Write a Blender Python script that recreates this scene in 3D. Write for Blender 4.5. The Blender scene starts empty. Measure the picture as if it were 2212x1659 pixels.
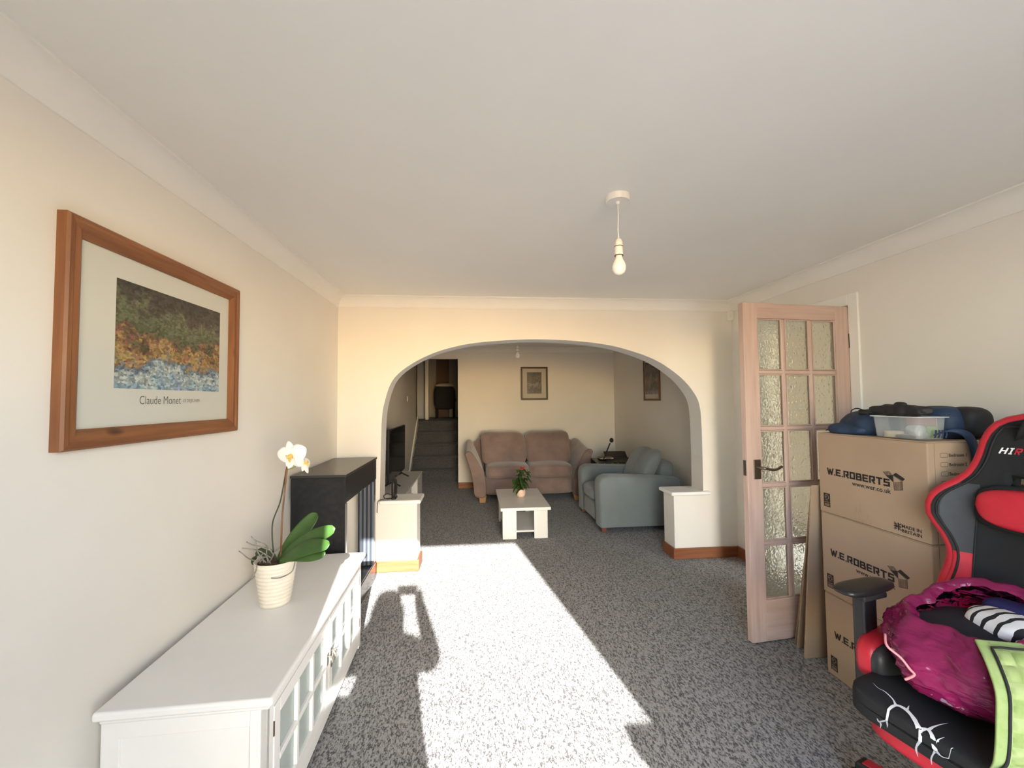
import bpy, bmesh, math, random
from mathutils import Vector, Matrix, noise
random.seed(7)
SC = bpy.context.scene
COL = SC.collection
# ------------------------------------------------------------------ camera
F_PX, YAW, PITCH, ROLL, CAM_H = 899.5157, .0903, .04, -.0085, 1.4157
IW, IH = 2212, 1659
_cy, _sy, _cp, _sp = math.cos(YAW), math.sin(YAW), math.cos(PITCH), math.sin(PITCH)
_f = Vector((_sy*_cp, _cy*_cp, _sp)); _r = Vector((_cy, -_sy, 0)); _u = _r.cross(_f)
_cr, _sr = math.cos(ROLL), math.sin(ROLL)
C_R = _cr*_r + _sr*_u; C_U = -_sr*_r + _cr*_u; C_F = _f
cam_d = bpy.data.cameras.new('camera'); cam = bpy.data.objects.new('camera', cam_d); COL.objects.link(cam)
cam_d.sensor_fit = 'HORIZONTAL'; cam_d.sensor_width = 36; cam_d.lens = F_PX/IW*36; cam_d.clip_start = .02
cam.matrix_world = Matrix(((C_R.x, C_U.x, -C_F.x, 0), (C_R.y, C_U.y, -C_F.y, 0), (C_R.z, C_U.z, -C_F.z, CAM_H), (0, 0, 0, 1)))
SC.camera = cam
# ------------------------------------------------------------------ light
SUN_T = Vector((-.1585, 1, -.431)).normalized()      # the way the sunlight travels
world = bpy.data.worlds.new('sky'); SC.world = world; world.use_nodes = True
wn = world.node_tree.nodes; wl = world.node_tree.links
sky = wn.new('ShaderNodeTexSky'); sky.sky_type = 'NISHITA'; sky.sun_disc = False
sky.sun_elevation = math.radians(23.1); sky.sun_rotation = math.radians(171)
sky.air_density = 1.0; sky.dust_density = .6; sky.ozone_density = 1.0
wn['Background'].inputs['Strength'].default_value = SKY_STRENGTH = .9
wl.new(sky.outputs[0], wn['Background'].inputs[0])
sun_d = bpy.data.lights.new('sun', 'SUN'); sun = bpy.data.objects.new('sun', sun_d); COL.objects.link(sun)
sun_d.energy = 13.5; sun_d.angle = math.radians(.53); sun_d.color = (1, .98, .955)
sun.rotation_euler = SUN_T.to_track_quat('-Z', 'Y').to_euler(); sun.location = (1.2, -6, 4)
def portal(name, loc, rot, sx, sy):
    d = bpy.data.lights.new(name, 'AREA'); d.shape = 'RECTANGLE'; d.size = sx; d.size_y = sy; d.cycles.is_portal = True
    o = bpy.data.objects.new(name, d); o.location = loc; o.rotation_euler = rot; COL.objects.link(o)
portal('garden_door_portal', (.44, -.66, 1.07), (math.pi/2, 0, 0), 1.44, 2.13)
portal('hall_door_portal', (3.25, 1.26, 1.03), (math.pi/2, 0, 0), .5, 2.05)
SC.view_settings.view_transform = 'Standard'; SC.view_settings.look = 'None'
SC.view_settings.gamma = 1; SC.view_settings.use_curve_mapping = False
SC.view_settings.exposure = 1.2
SC.cycles.max_bounces = 14; SC.cycles.diffuse_bounces = 8; SC.cycles.transmission_bounces = 10
SC.cycles.transparent_max_bounces = 12; SC.cycles.sample_clamp_indirect = 6
SC.cycles.use_denoising = True
# ------------------------------------------------------------------ pixels of the photograph to places
def ray(px, py):
    return C_R*((px-IW/2)/F_PX) - C_U*((py-IH/2)/F_PX) + C_F
def on(px, py, ax, val):
    d = ray(px, py); o = Vector((0, 0, CAM_H)); return o + d*((val-o[ax])/d[ax])
def onx(px, py, v): return on(px, py, 0, v)
def ony(px, py, v): return on(px, py, 1, v)
def onz(px, py, v): return on(px, py, 2, v)
# ------------------------------------------------------------------ materials
MATS = {}
def mat(name, col, rough=.6, col2=None, nscale=8, stretch=(1, 1, 1), bump=0, bscale=60, metal=0, spec=.5, detail=3, lo=.35, hi=.65,
        coat=0, trans=0, alpha=1, ior=1.45, sheen=0, bstretch=None, bdist=.002):
    if name in MATS: return MATS[name]
    m = bpy.data.materials.new(name); m.use_nodes = True
    n = m.node_tree.nodes; l = m.node_tree.links; p = n['Principled BSDF']
    p.inputs['Base Color'].default_value = (*col, 1); p.inputs['Roughness'].default_value = rough
    p.inputs['Metallic'].default_value = metal; p.inputs['Specular IOR Level'].default_value = spec
    p.inputs['Coat Weight'].default_value = coat; p.inputs['Transmission Weight'].default_value = trans
    p.inputs['Alpha'].default_value = alpha; p.inputs['IOR'].default_value = ior
    p.inputs['Sheen Weight'].default_value = sheen
    tc = n.new('ShaderNodeTexCoord')
    def noise_(scale, st, det):
        mp = n.new('ShaderNodeMapping'); mp.inputs['Scale'].default_value = st; l.new(tc.outputs['Object'], mp.inputs['Vector'])
        t = n.new('ShaderNodeTexNoise'); t.inputs['Scale'].default_value = scale; t.inputs['Detail'].default_value = det
        l.new(mp.outputs[0], t.inputs['Vector']); return t
    if col2 is not None:
        t = noise_(nscale, stretch, detail); cr = n.new('ShaderNodeValToRGB')
        cr.color_ramp.elements[0].position = lo; cr.color_ramp.elements[1].position = hi
        cr.color_ramp.elements[0].color = (*col, 1); cr.color_ramp.elements[1].color = (*col2, 1)
        l.new(t.outputs['Fac'], cr.inputs[0]); l.new(cr.outputs[0], p.inputs['Base Color'])
    if bump:
        t = noise_(bscale, bstretch or (1, 1, 1), 2); b = n.new('ShaderNodeBump'); b.inputs['Strength'].default_value = bump
        b.inputs['Distance'].default_value = bdist; l.new(t.outputs['Fac'], b.inputs['Height']); l.new(b.outputs[0], p.inputs['Normal'])
    MATS[name] = m; return m
def wood(name, c1, c2, axis, rough=.45, scale=9, knots=True, coat=0):
    st = [4.5, 4.5, 4.5]; st[axis] = .35
    m = mat(name, c1, rough, c2, scale, tuple(st), .15, scale*4, coat=coat, detail=6, lo=.3, hi=.72, bstretch=tuple(st), bdist=.001)
    if knots and not m.get('knots'):
        n = m.node_tree.nodes; l = m.node_tree.links; p = n['Principled BSDF']; src = p.inputs['Base Color'].links[0].from_socket
        tc = n.new('ShaderNodeTexCoord'); mp = n.new('ShaderNodeMapping'); s2 = [1, 1, 1]; s2[axis] = .55; mp.inputs['Scale'].default_value = s2
        v = n.new('ShaderNodeTexVoronoi'); v.inputs['Scale'].default_value = 7
        l.new(tc.outputs['Object'], mp.inputs[0]); l.new(mp.outputs[0], v.inputs['Vector'])
        r = n.new('ShaderNodeValToRGB'); r.color_ramp.elements[0].position = .08; r.color_ramp.elements[1].position = .17
        r.color_ramp.elements[0].color = (.22, .15, .12, 1); r.color_ramp.elements[1].color = (1, 1, 1, 1)
        l.new(v.outputs['Distance'], r.inputs[0])
        mx = n.new('ShaderNodeMix'); mx.data_type = 'RGBA'; mx.blend_type = 'MULTIPLY'; mx.inputs['Factor'].default_value = 1
        l.new(src, mx.inputs[6]); l.new(r.outputs[0], mx.inputs[7]); l.new(mx.outputs[2], p.inputs['Base Color']); m['knots'] = 1
    return m
CREAM = mat('cream wall paint', (.79, .758, .705), .85, (.77, .738, .685), 2.5, bump=.12, bscale=260, bdist=.001)
CEIL = mat('ceiling paint', (.80, .785, .75), .9, (.785, .77, .735), 2, bump=.1, bscale=200, bdist=.001)
WHITE_P = mat('white plaster paint', (.80, .79, .765), .75, (.78, .77, .745), 3)
GLOSS = mat('white gloss paint', (.83, .82, .79), .35, spec=.5)
CABW = mat('white cabinet paint', (.80, .80, .785), .38, (.78, .78, .765), 6)
PINE_X = wood('stained pine x', (.30, .105, .04), (.19, .058, .022), 0)
PINE_Y = wood('stained pine y', (.30, .105, .04), (.19, .058, .022), 1)
PINE_Z = wood('stained pine z', (.30, .105, .04), (.19, .058, .022), 2)
FRAME_Y = wood('frame pine y', (.285, .118, .047), (.17, .062, .024), 1)
FRAME_Z = wood('frame pine z', (.285, .118, .047), (.17, .062, .024), 2)
LIME_X = wood('limed pine x', (.60, .45, .39), (.46, .325, .275), 0, .6, 7, False)
LIME_Z = wood('limed pine z', (.60, .45, .39), (.46, .325, .275), 2, .6, 7, False)
BLACK = mat('black plastic', (.012, .012, .013), .35)
BLACKM = mat('black matt', (.014, .014, .015), .75)
CHROME = mat('chrome', (.75, .74, .72), .18, metal=1)
def carpet_mat(name, c1, c2, c3):
    m = bpy.data.materials.new(name); m.use_nodes = True; n = m.node_tree.nodes; l = m.node_tree.links; p = n['Principled BSDF']
    p.inputs['Roughness'].default_value = 1; p.inputs['Specular IOR Level'].default_value = .1; p.inputs['Sheen Weight'].default_value = .15
    tc = n.new('ShaderNodeTexCoord'); mp = n.new('ShaderNodeMapping'); mp.inputs['Scale'].default_value = (1, .45, 1)
    mp.inputs['Rotation'].default_value = (0, 0, .12)
    l.new(tc.outputs['Object'], mp.inputs[0])
    t = n.new('ShaderNodeTexNoise'); t.inputs['Scale'].default_value = 120; t.inputs['Detail'].default_value = 2.5; t.inputs['Roughness'].default_value = .6
    t2 = n.new('ShaderNodeTexNoise'); t2.inputs['Scale'].default_value = 260; t2.inputs['Detail'].default_value = 2
    l.new(mp.outputs[0], t.inputs['Vector']); l.new(mp.outputs[0], t2.inputs['Vector'])
    r = n.new('ShaderNodeValToRGB'); e = r.color_ramp.elements; e[0].position = .425; e[0].color = (*c1, 1); e[1].position = .565; e[1].color = (*c3, 1)
    k = e.new(.47); k.color = (*c2, 1)
    a = n.new('ShaderNodeMath'); a.operation = 'MULTIPLY_ADD'; a.inputs[1].default_value = .35; l.new(t2.outputs['Fac'], a.inputs[0])
    b = n.new('ShaderNodeMath'); b.operation = 'MULTIPLY'; b.inputs[1].default_value = .65; l.new(t.outputs['Fac'], b.inputs[0]); l.new(b.outputs[0], a.inputs[2])
    l.new(a.outputs[0], r.inputs[0]); l.new(r.outputs[0], p.inputs['Base Color'])
    bp = n.new('ShaderNodeBump'); bp.inputs['Strength'].default_value = .7; bp.inputs['Distance'].default_value = .006
    l.new(a.outputs[0], bp.inputs['Height']); l.new(bp.outputs[0], p.inputs['Normal']); MATS[name] = m; return m
CARPET = carpet_mat('grey flecked carpet', (.076, .074, .073), (.205, .20, .196), (.34, .333, .325))
# ------------------------------------------------------------------ mesh building
class B:
    def __init__(s): s.v = []; s.f = []; s.m = []
    def add(s, vs, fs, mi=0, M=None):
        k = len(s.v); s.v += [tuple((M @ Vector(v)) if M else v) for v in vs]
        s.f += [tuple(i+k for i in f) for f in fs]; s.m += [mi]*len(fs); return s
    def box(s, x0, x1, y0, y1, z0, z1, mi=0, M=None):
        v = [(x, y, z) for x in (x0, x1) for y in (y0, y1) for z in (z0, z1)]
        return s.add(v, [(0, 1, 3, 2), (4, 6, 7, 5), (0, 4, 5, 1), (2, 3, 7, 6), (0, 2, 6, 4), (1, 5, 7, 3)], mi, M)
    def prism(s, pts, ax, h0, h1, mi=0, M=None):
        """2D outline (a,b) extruded along axis ax: ax 0 -> (y,z), 1 -> (x,z), 2 -> (x,y)"""
        def mk(a, b, h): return (h, a, b) if ax == 0 else (a, h, b) if ax == 1 else (a, b, h)
        n = len(pts); v = [mk(a, b, h0) for a, b in pts] + [mk(a, b, h1) for a, b in pts]
        return s.add(v, [tuple(range(n)), tuple(range(2*n-1, n-1, -1))] + [(i, (i+1) % n, n+(i+1) % n, n+i) for i in range(n)], mi, M)
    def lathe(s, prof, c=(0, 0, 0), n=24, mi=0, M=None, cap=True):
        v = []; f = []
        for r, z in prof:
            for k in range(n):
                a = 2*math.pi*k/n; v.append((c[0]+r*math.cos(a), c[1]+r*math.sin(a), c[2]+z))
        for j in range(len(prof)-1):
            for k in range(n):
                f.append((j*n+k, j*n+(k+1) % n, (j+1)*n+(k+1) % n, (j+1)*n+k))
        if cap: f += [tuple(range(n))[::-1], tuple(range((len(prof)-1)*n, len(prof)*n))]
        return s.add(v, f, mi, M)
    def tube(s, path, rad, n=8, mi=0, M=None, cap=True, flat=1.0):
        P = [Vector(p) for p in path]; R = rad if isinstance(rad, (list, tuple)) else [rad]*len(P)
        v = []; f = []; up = None
        for i, p in enumerate(P):
            t = (P[min(i+1, len(P)-1)] - P[max(i-1, 0)]).normalized()
            if up is None:
                up = Vector((0, 0, 1)) if abs(t.z) < .9 else Vector((1, 0, 0))
            up = (up - t*up.dot(t)).normalized(); sd = t.cross(up)
            for k in range(n):
                a = 2*math.pi*k/n; v.append(p + (up*math.cos(a)*flat + sd*math.sin(a))*R[i])
        for i in range(len(P)-1):
            for k in range(n): f.append((i*n+k, i*n+(k+1) % n, (i+1)*n+(k+1) % n, (i+1)*n+k))
        if cap: f += [tuple(range(n))[::-1], tuple(range((len(P)-1)*n, len(P)*n))]
        return s.add(v, f, mi, M)
    def grid(s, pts, mi=0, M=None, skip=None, closed=False):
        """rows of points"""
        h = len(pts); w = len(pts[0]); f = []
        for i in range(h-1):
            for j in range(w if closed else w-1):
                if skip and skip(i, j): continue
                f.append((i*w+j, i*w+(j+1) % w, (i+1)*w+(j+1) % w, (i+1)*w+j))
        return s.add([p for r in pts for p in r], f, mi, M)
    def pillow(s, c, size, n=5, cuts=10, mi=0, M=None, fn=None):
        """rounded, slightly puffed block: half sizes `size`, exponent n (larger = boxier)"""
        idx = {}; v = []; f = []
        def vid(p):
            k = tuple(round(q, 5) for q in p)
            if k not in idx:
                q = Vector(p); d = (abs(q.x)**n+abs(q.y)**n+abs(q.z)**n)**(1/n); q /= d
                w = Vector((q.x*size[0], q.y*size[1], q.z*size[2]))
                if fn: w = Vector(fn(w, q))
                idx[k] = len(v); v.append((c[0]+w.x, c[1]+w.y, c[2]+w.z))
            return idx[k]
        g = [math.tan((-1+2*i/cuts)*math.pi/4*.96)/math.tan(math.pi/4*.96) for i in range(cuts+1)]
        for ax in range(3):
            for sg in (-1, 1):
                for i in range(cuts):
                    for j in range(cuts):
                        q = []
                        for a, b in ((i, j), (i+1, j), (i+1, j+1), (i, j+1)):
                            p = [0, 0, 0]; p[ax] = sg; p[(ax+1) % 3] = g[a]; p[(ax+2) % 3] = g[b]; q.append(vid(p))
                        f.append(tuple(q) if sg > 0 else tuple(q[::-1]))
        return s.add(v, f, mi, M)
ROOT = {}
def tag(o, label=None, cat=None, group=None, kind=None):
    if label: o['label'] = label
    if cat: o['category'] = cat
    if group: o['group'] = group
    if kind: o['kind'] = kind
    return o
def thing(name, label, cat, loc=(0, 0, 0), rz=0, group=None, kind=None):
    o = bpy.data.objects.new(name, None); COL.objects.link(o); o.empty_display_size = .05
    o.location = loc; o.rotation_euler = (0, 0, rz)
    return tag(o, label, cat, group, kind)
def mk(name, b, mats, parent=None, smooth=None, bevel=0, seg=2, sub=0, local=False, recalc=True, solid=0, solid_off=-1):
    me = bpy.data.meshes.new(name)
    vs = [Vector(v) for v in b.v]
    root = parent
    while root is not None and root.parent is not None: root = root.parent
    if parent is None:
        x0 = min(v.x for v in vs); x1 = max(v.x for v in vs); y0 = min(v.y for v in vs); y1 = max(v.y for v in vs)
        off = Vector(((x0+x1)/2, (y0+y1)/2, min(v.z for v in vs)))
    else: off = Vector((0, 0, 0)) if local else Vector(root.location)
    me.from_pydata([tuple(v-off) for v in vs], [], b.f)
    mats = mats if isinstance(mats, (list, tuple)) else [mats]
    for m in mats: me.materials.append(m)
    if len(mats) > 1: me.polygons.foreach_set('material_index', b.m)
    if recalc:
        bm = bmesh.new(); bm.from_mesh(me); bmesh.ops.recalc_face_normals(bm, faces=bm.faces); bm.to_mesh(me); bm.free()
    if smooth is not None:
        me.polygons.foreach_set('use_smooth', [True]*len(me.polygons))
        if smooth < 179: me.set_sharp_from_angle(angle=math.radians(smooth))
    me.update()
    o = bpy.data.objects.new(name, me); COL.objects.link(o)
    if parent is None: o.location = off
    else: o.parent = parent
    if solid:
        md = o.modifiers.new('solid', 'SOLIDIFY'); md.thickness = solid; md.offset = solid_off
    if bevel:
        md = o.modifiers.new('bevel', 'BEVEL'); md.width = bevel; md.segments = seg; md.limit_method = 'ANGLE'; md.angle_limit = math.radians(40)
        if smooth is None:
            me.polygons.foreach_set('use_smooth', [True]*len(me.polygons)); me.set_sharp_from_angle(angle=math.radians(30)); md.harden_normals = True
    if sub:
        md = o.modifiers.new('sub', 'SUBSURF'); md.levels = sub; md.render_levels = sub
    return o
def struct(name, b, mats, label, cat, **k):
    return tag(mk(name, b, mats, **k), label, cat, kind='structure')
def dup(root, loc, rz=None, label=None, group=None):
    def cp(o, par):
        c = o.copy(); COL.objects.link(c); c.parent = par
        for ch in o.children: cp(ch, c)
        return c
    r = cp(root, None); r.location = loc
    if rz is not None: r.rotation_euler = (0, 0, rz)
    if label: r['label'] = label
    if group: r['group'] = group
    return r
def catmull(P, n=6, closed=False):
    P = [Vector(p) for p in P]; out = []; N = len(P)
    for i in range(N if closed else N-1):
        g = lambda k: P[k % N] if closed else P[min(max(k, 0), N-1)]
        a, b, c, d = g(i-1), g(i), g(i+1), g(i+2)
        for j in range(n):
            t = j/n
            out.append(.5*((2*b)+(c-a)*t+(2*a-5*b+4*c-d)*t*t+(3*b-a-3*c+d)*t**3))
    if not closed: out.append(P[-1])
    return out
def text2d(body, bold=0, spacing=1):
    """flat lettering as (verts2d, faces), scaled to a unit cap height with x from 0"""
    cu = bpy.data.curves.new('t', 'FONT'); cu.body = body; cu.size = 1; cu.offset = bold; cu.resolution_u = 3; cu.space_character = spacing
    o = bpy.data.objects.new('t', cu); COL.objects.link(o); dg = bpy.context.evaluated_depsgraph_get(); dg.update()
    me = bpy.data.meshes.new_from_object(o.evaluated_get(dg)); v = [(p.co.x, p.co.y) for p in me.vertices]; f = [tuple(p.vertices) for p in me.polygons]
    bpy.data.objects.remove(o); bpy.data.curves.remove(cu); bpy.data.meshes.remove(me); return v, f
def put2d(b, vf, org, u, v, w=None, h=None, mi=0, shear=0):
    """place a 2D shape: org lower-left, unit vectors u,v, fitted to width w and height h"""
    vs, fs = vf; x0 = min(p[0] for p in vs); x1 = max(p[0] for p in vs); y0 = min(p[1] for p in vs); y1 = max(p[1] for p in vs)
    sx = w/(x1-x0) if w else 1; sy = h/(y1-y0) if h else sx
    if not w: sx = sy
    org = Vector(org); u = Vector(u); v = Vector(v)
    b.add([org+u*((p[0]-x0)*sx+shear*(p[1]-y0)*sy)+v*((p[1]-y0)*sy) for p in vs], fs, mi); return b
def strokes2d(segs, wd):
    """thick straight strokes as quads"""
    vs = []; fs = []
    for (x0, y0), (x1, y1) in segs:
        d = Vector((x1-x0, y1-y0)); L = d.length or 1; d /= L; n = Vector((-d.y, d.x))*wd/2; k = len(vs)
        vs += [(x0+n.x, y0+n.y), (x0-n.x, y0-n.y), (x1-n.x, y1-n.y), (x1+n.x, y1+n.y)]; fs.append((k, k+1, k+2, k+3))
    return vs, fs
# ================================================================== the room
XL, XR, YA, YF, YB, HC, HZ = -1.143, 2.36, 3.609, 6.88, -.6, 2.307, 2.215
TA = .20                                                            # thickness of the arch wall
struct('floor', B().box(XL-.1, 3.6, YB-.1, 7.6, -.08, 0), CARPET, 'grey flecked loop-pile carpet covering both rooms', 'floor')
struct('ceiling', B().box(XL-.1, 3.6, YB-.1, YF+.1, HC, HC+.08), CEIL, 'flat off-white ceiling over both rooms', 'ceiling')
struct('wall_left', B().box(XL-.1, XL, YB-.1, 8.46, 0, 3.5), CREAM, 'plain cream painted wall behind the white sideboard', 'wall')
w = B()                                                             # right wall with its doorway
DY0, DY1, DZ = 2.405, 3.19, 2.0
w.box(XR, XR+.1, YB-.1, DY0, 0, HC); w.box(XR, XR+.1, DY1, YF+.1, 0, HC); w.box(XR, XR+.1, DY0, DY1, DZ, HC)
struct('wall_right', w, CREAM, 'cream painted wall with a doorway, behind the carton stack', 'wall')
arch = [(-.782, 1.212), (-.767, 1.368), (-.699, 1.583), (-.568, 1.713), (-.35, 1.829), (-.097, 1.901), (.144, 1.933), (.469, 1.952),
        (.799, 1.946), (1.134, 1.914), (1.388, 1.857), (1.644, 1.761), (1.858, 1.614), (1.985, 1.467), (2.034, 1.34), (2.046, 1.131)]
arc = [(p.x, p.y) for p in catmull([(a, b, 0) for a, b in arch], 4)]
STUB = .558
outl = [(XL, 0), (-.486, 0), (-.486, STUB), (-.795, STUB), (-.788, .9)] + arc + [(2.046, .9), (2.044, STUB), (1.767, STUB), (1.767, 0), (XR, 0), (XR, HC), (XL, HC)]
w = B().prism(outl, 1, YA, YA+TA)
for k in range(4+1, 4+len(arc)+2): w.m[2+k-1] = 1                  # the reveal of the arch
struct('wall_arch', w, [CREAM, WHITE_P], 'cream dividing wall with a wide flattened archway', 'wall', smooth=25)
w = B(); w.box(-.268, XR, YF, YF+.1, 0, HC); w.box(-.268, 1.6, YF, YF+.1, HC, 3.5); w.box(XL, -.268, YF, YF+.1, 2.112, 3.5)
struct('wall_back', w, CREAM, 'cream end wall behind the pink sofa', 'wall')
# wall behind the camera with the garden door opening; right edge has a low wall, the left one is added for its shade
w = B(); GX0, GX1, GX2, GZ = -.275, 1.028, 1.198, 2.13
w.box(XL, GX0, YB-.1, YB, 0, HC); w.box(GX2, XR, YB-.1, YB, 0, HC); w.box(GX0, GX2, YB-.1, YB, GZ, HC); w.box(GX1, GX2, YB-.1, YB, 0, 1.018); w.box(GX0, -.14, YB-.1, YB, 0, 1.15)
struct('wall_rear', w, CREAM, 'cream wall with the garden doorway the sunlight comes through', 'wall')
w = B(); w.box(GX0, GX0+.03, YB-.1, YB-.03, 1.15, GZ); w.box(GX0, -.13, YB-.12, YB+.02, 1.15, 1.172); w.box(GX0, GX2, YB-.1, YB-.03, GZ-.03, GZ); w.box(GX2-.03, GX2, YB-.1, YB-.03, 1.018, GZ); w.box(GX1-.01, GX2, YB-.12, YB+.02, 1.018, 1.04)
struct('window_1', w, GLOSS, 'white frame of the open garden doorway', 'window')
struct('floor_terrace', B().box(-4, 7, -6, YB-.1, -.12, -.04), mat('pale paving', (.42, .40, .36), .8, (.36, .34, .31), 3), 'pale paved terrace outside the garden doorway', 'ground')
# coving: hollow quarter profile along a wall
def cov_prof(n=7, c=.0794, d=.092):
    out = [(0, -d), (.006, -d)]
    for i in range(n+1):
        a = math.pi/2*i/n; out.append((.008+(c-.010)*(1-math.cos(a)), -d+.002+(d-.010)*math.sin(a)))
    return out + [(c, -.008), (c, 0), (0, 0)]
def coving(name, p0, p1, inward, m0, m1, label):
    """from p0 to p1 (xy), profile growing along `inward`; m0/m1 +1 mitred inside corner, 0 square"""
    p0 = Vector((*p0, 0)); p1 = Vector((*p1, 0)); d = (p1-p0).normalized(); nrm = Vector((*inward, 0)); rows = []
    for P, m, s in ((p0, m0, 1), (p1, m1, -1)):
        rows.append([P+nrm*a+d*(s*m*a)+Vector((0, 0, HC+z)) for a, z in cov_prof()])
    b = B(); n = len(rows[0]); b.add(rows[0]+rows[1], [tuple(range(n)), tuple(range(2*n-1, n-1, -1))]+[(i, (i+1) % n, n+(i+1) % n, n+i) for i in range(n)])
    return struct(name, b, COVE, label, 'coving', smooth=40)
COVE = mat('coving paint', (.82, .80, .755), .7, (.80, .78, .735), 4)
coving('trim_1', (XL, YB), (XL, YA), (1, 0), 0, 1, 'white hollow coving above the pine-framed poster wall')
coving('trim_2', (XL, YA), (XR, YA), (0, -1), 1, 1, 'white hollow coving above the archway')
coving('trim_3', (XR, YA), (XR, YB), (-1, 0), 1, 0, 'white hollow coving above the glazed door')
coving('trim_4', (XL, YF), (XR, YF), (0, -1), 0, 1, 'white hollow coving above the pink sofa')
coving('trim_5', (XR, YF), (XR, YA+TA), (-1, 0), 1, 0, 'white hollow coving above the grey armchair')
# caps on the two low piers under the arch
def cap(name, x0, x1, y0, y1, label, lips=(1, 1)):
    b = B(); z0 = STUB; pr = [(0, 0), (.012, .002), (.022, .012), (.026, .022), (.026, .030), (.018, .034), (0, .034)]
    b.box(x0, x1, y0, y1, z0, z0+.034)
    return struct(name, b, GLOSS, label, 'ledge', bevel=.012, seg=3)
cap('trim_6', -.792, -.452, YA-.035, YA+TA+.03, 'white moulded cap on the pier beside the fireplace')
cap('trim_7', 1.732, 2.10, YA-.035, YA+TA+.03, 'white moulded cap on the pier beside the armchair')
# baseboards (dark stained pine)
SK = .095; ST = .02
def base(name, x0, x1, y0, y1, m, label, par=None):
    b = B().box(x0, x1, y0, y1, 0, SK); return struct(name, b, m, label, 'baseboard', bevel=.006, seg=2)
base('baseboard_arch_right', 1.747, XR-ST, YA-ST, YA-.0005, PINE_X, 'stained pine baseboard along the right side of the archway')
base('baseboard_pier_right', 1.747, 1.7665, YA-.0005, YA+TA, PINE_Y, 'stained pine baseboard on the inner side of the armchair pier')
base('baseboard_right', XR-ST, XR-.0005, DY1+.085, YA-.001, PINE_Y, 'short stained pine baseboard between the glazed door and archway corner')
base('baseboard_arch_left', XL+.001, -.466, YA-ST, YA-.0005, PINE_X, 'stained pine baseboard at the foot of the sunlit pier')
base('baseboard_pier_left', -.4855, -.466, YA-.0005, YA+TA, PINE_Y, 'stained pine baseboard on the inner side of the sunlit pier')
base('baseboard_back', -.268, XR-.001, YF-ST, YF-.0005, PINE_X, 'stained pine baseboard along the wall behind the sofa')
base('baseboard_far_right', XR-ST, XR-.0005, YA+TA+.001, YF-ST-.001, PINE_Y, 'stained pine baseboard along the wall behind the armchair')
base('baseboard_left', XL+.0005, XL+ST, YB, YA-ST-.001, PINE_Y, 'stained pine baseboard behind the white sideboard')
base('baseboard_near_right', XR-ST, XR-.0005, YB, DY0-.09, PINE_Y, 'stained pine baseboard behind the carton stack')
# ---- doorway frame and the hall behind it
b = B(); A = .07
b.box(XR-.016, XR, DY0-A, DY0-.002, 0, DZ+A); b.box(XR-.016, XR, DY1+.002, DY1+A, 0, DZ+A); b.box(XR-.016, XR, DY0-.002, DY1+.002, DZ-.002+.002, DZ+A)
b.box(XR+.0, XR+.1, DY0, DY0+.022, 0, DZ); b.box(XR, XR+.1, DY1-.022, DY1, 0, DZ); b.box(XR, XR+.1, DY0, DY1, DZ-.022, DZ)
struct('trim_8', b, GLOSS, 'white painted frame around the doorway of the glazed door', 'door frame', bevel=.004)
w = B(); HX = 3.55
w.box(HX, HX+.08, 1.2, 4.9, 0, HC); w.box(XR+.1, HX, 4.8, 4.9, 0, HC); w.box(XR+.1, 3.0, 1.2, 1.3, 0, HC); w.box(3.5, HX, 1.2, 1.3, 0, HC); w.box(3.0, 3.5, 1.2, 1.3, 2.05, HC)
struct('wall_hall', w, CREAM, 'cream hall walls seen through the patterned glass of the door', 'wall')
# ---- the glazed door itself
hinge = Vector((2.345, 2.4022, .008)); free = Vector((1.5903, 2.3187, .008)); dd = free-hinge
door = thing('door_1', 'limed pine door with fifteen patterned glass panes, standing open beside the cartons', 'door', hinge, math.atan2(dd.y, dd.x), kind='structure')
DW, DH, DT = .7614, 1.981, .040
SW, TR, BR, MW = .098, .092, .235, .024
iw0, iw1, iz0, iz1 = SW, DW-SW, BR, DH-TR
mk('stile', B().box(0, SW, -DT, 0, 0, DH), LIME_Z, door, local=True, bevel=.003)
mk('stile', B().box(DW-SW, DW, -DT, 0, 0, DH), LIME_Z, door, local=True, bevel=.003)
mk('top_rail', B().box(SW, DW-SW, -DT, 0, DH-TR, DH), LIME_X, door, local=True, bevel=.003)
mk('bottom_rail', B().box(SW, DW-SW, -DT, 0, 0, BR), LIME_X, door, local=True, bevel=.003)
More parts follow.
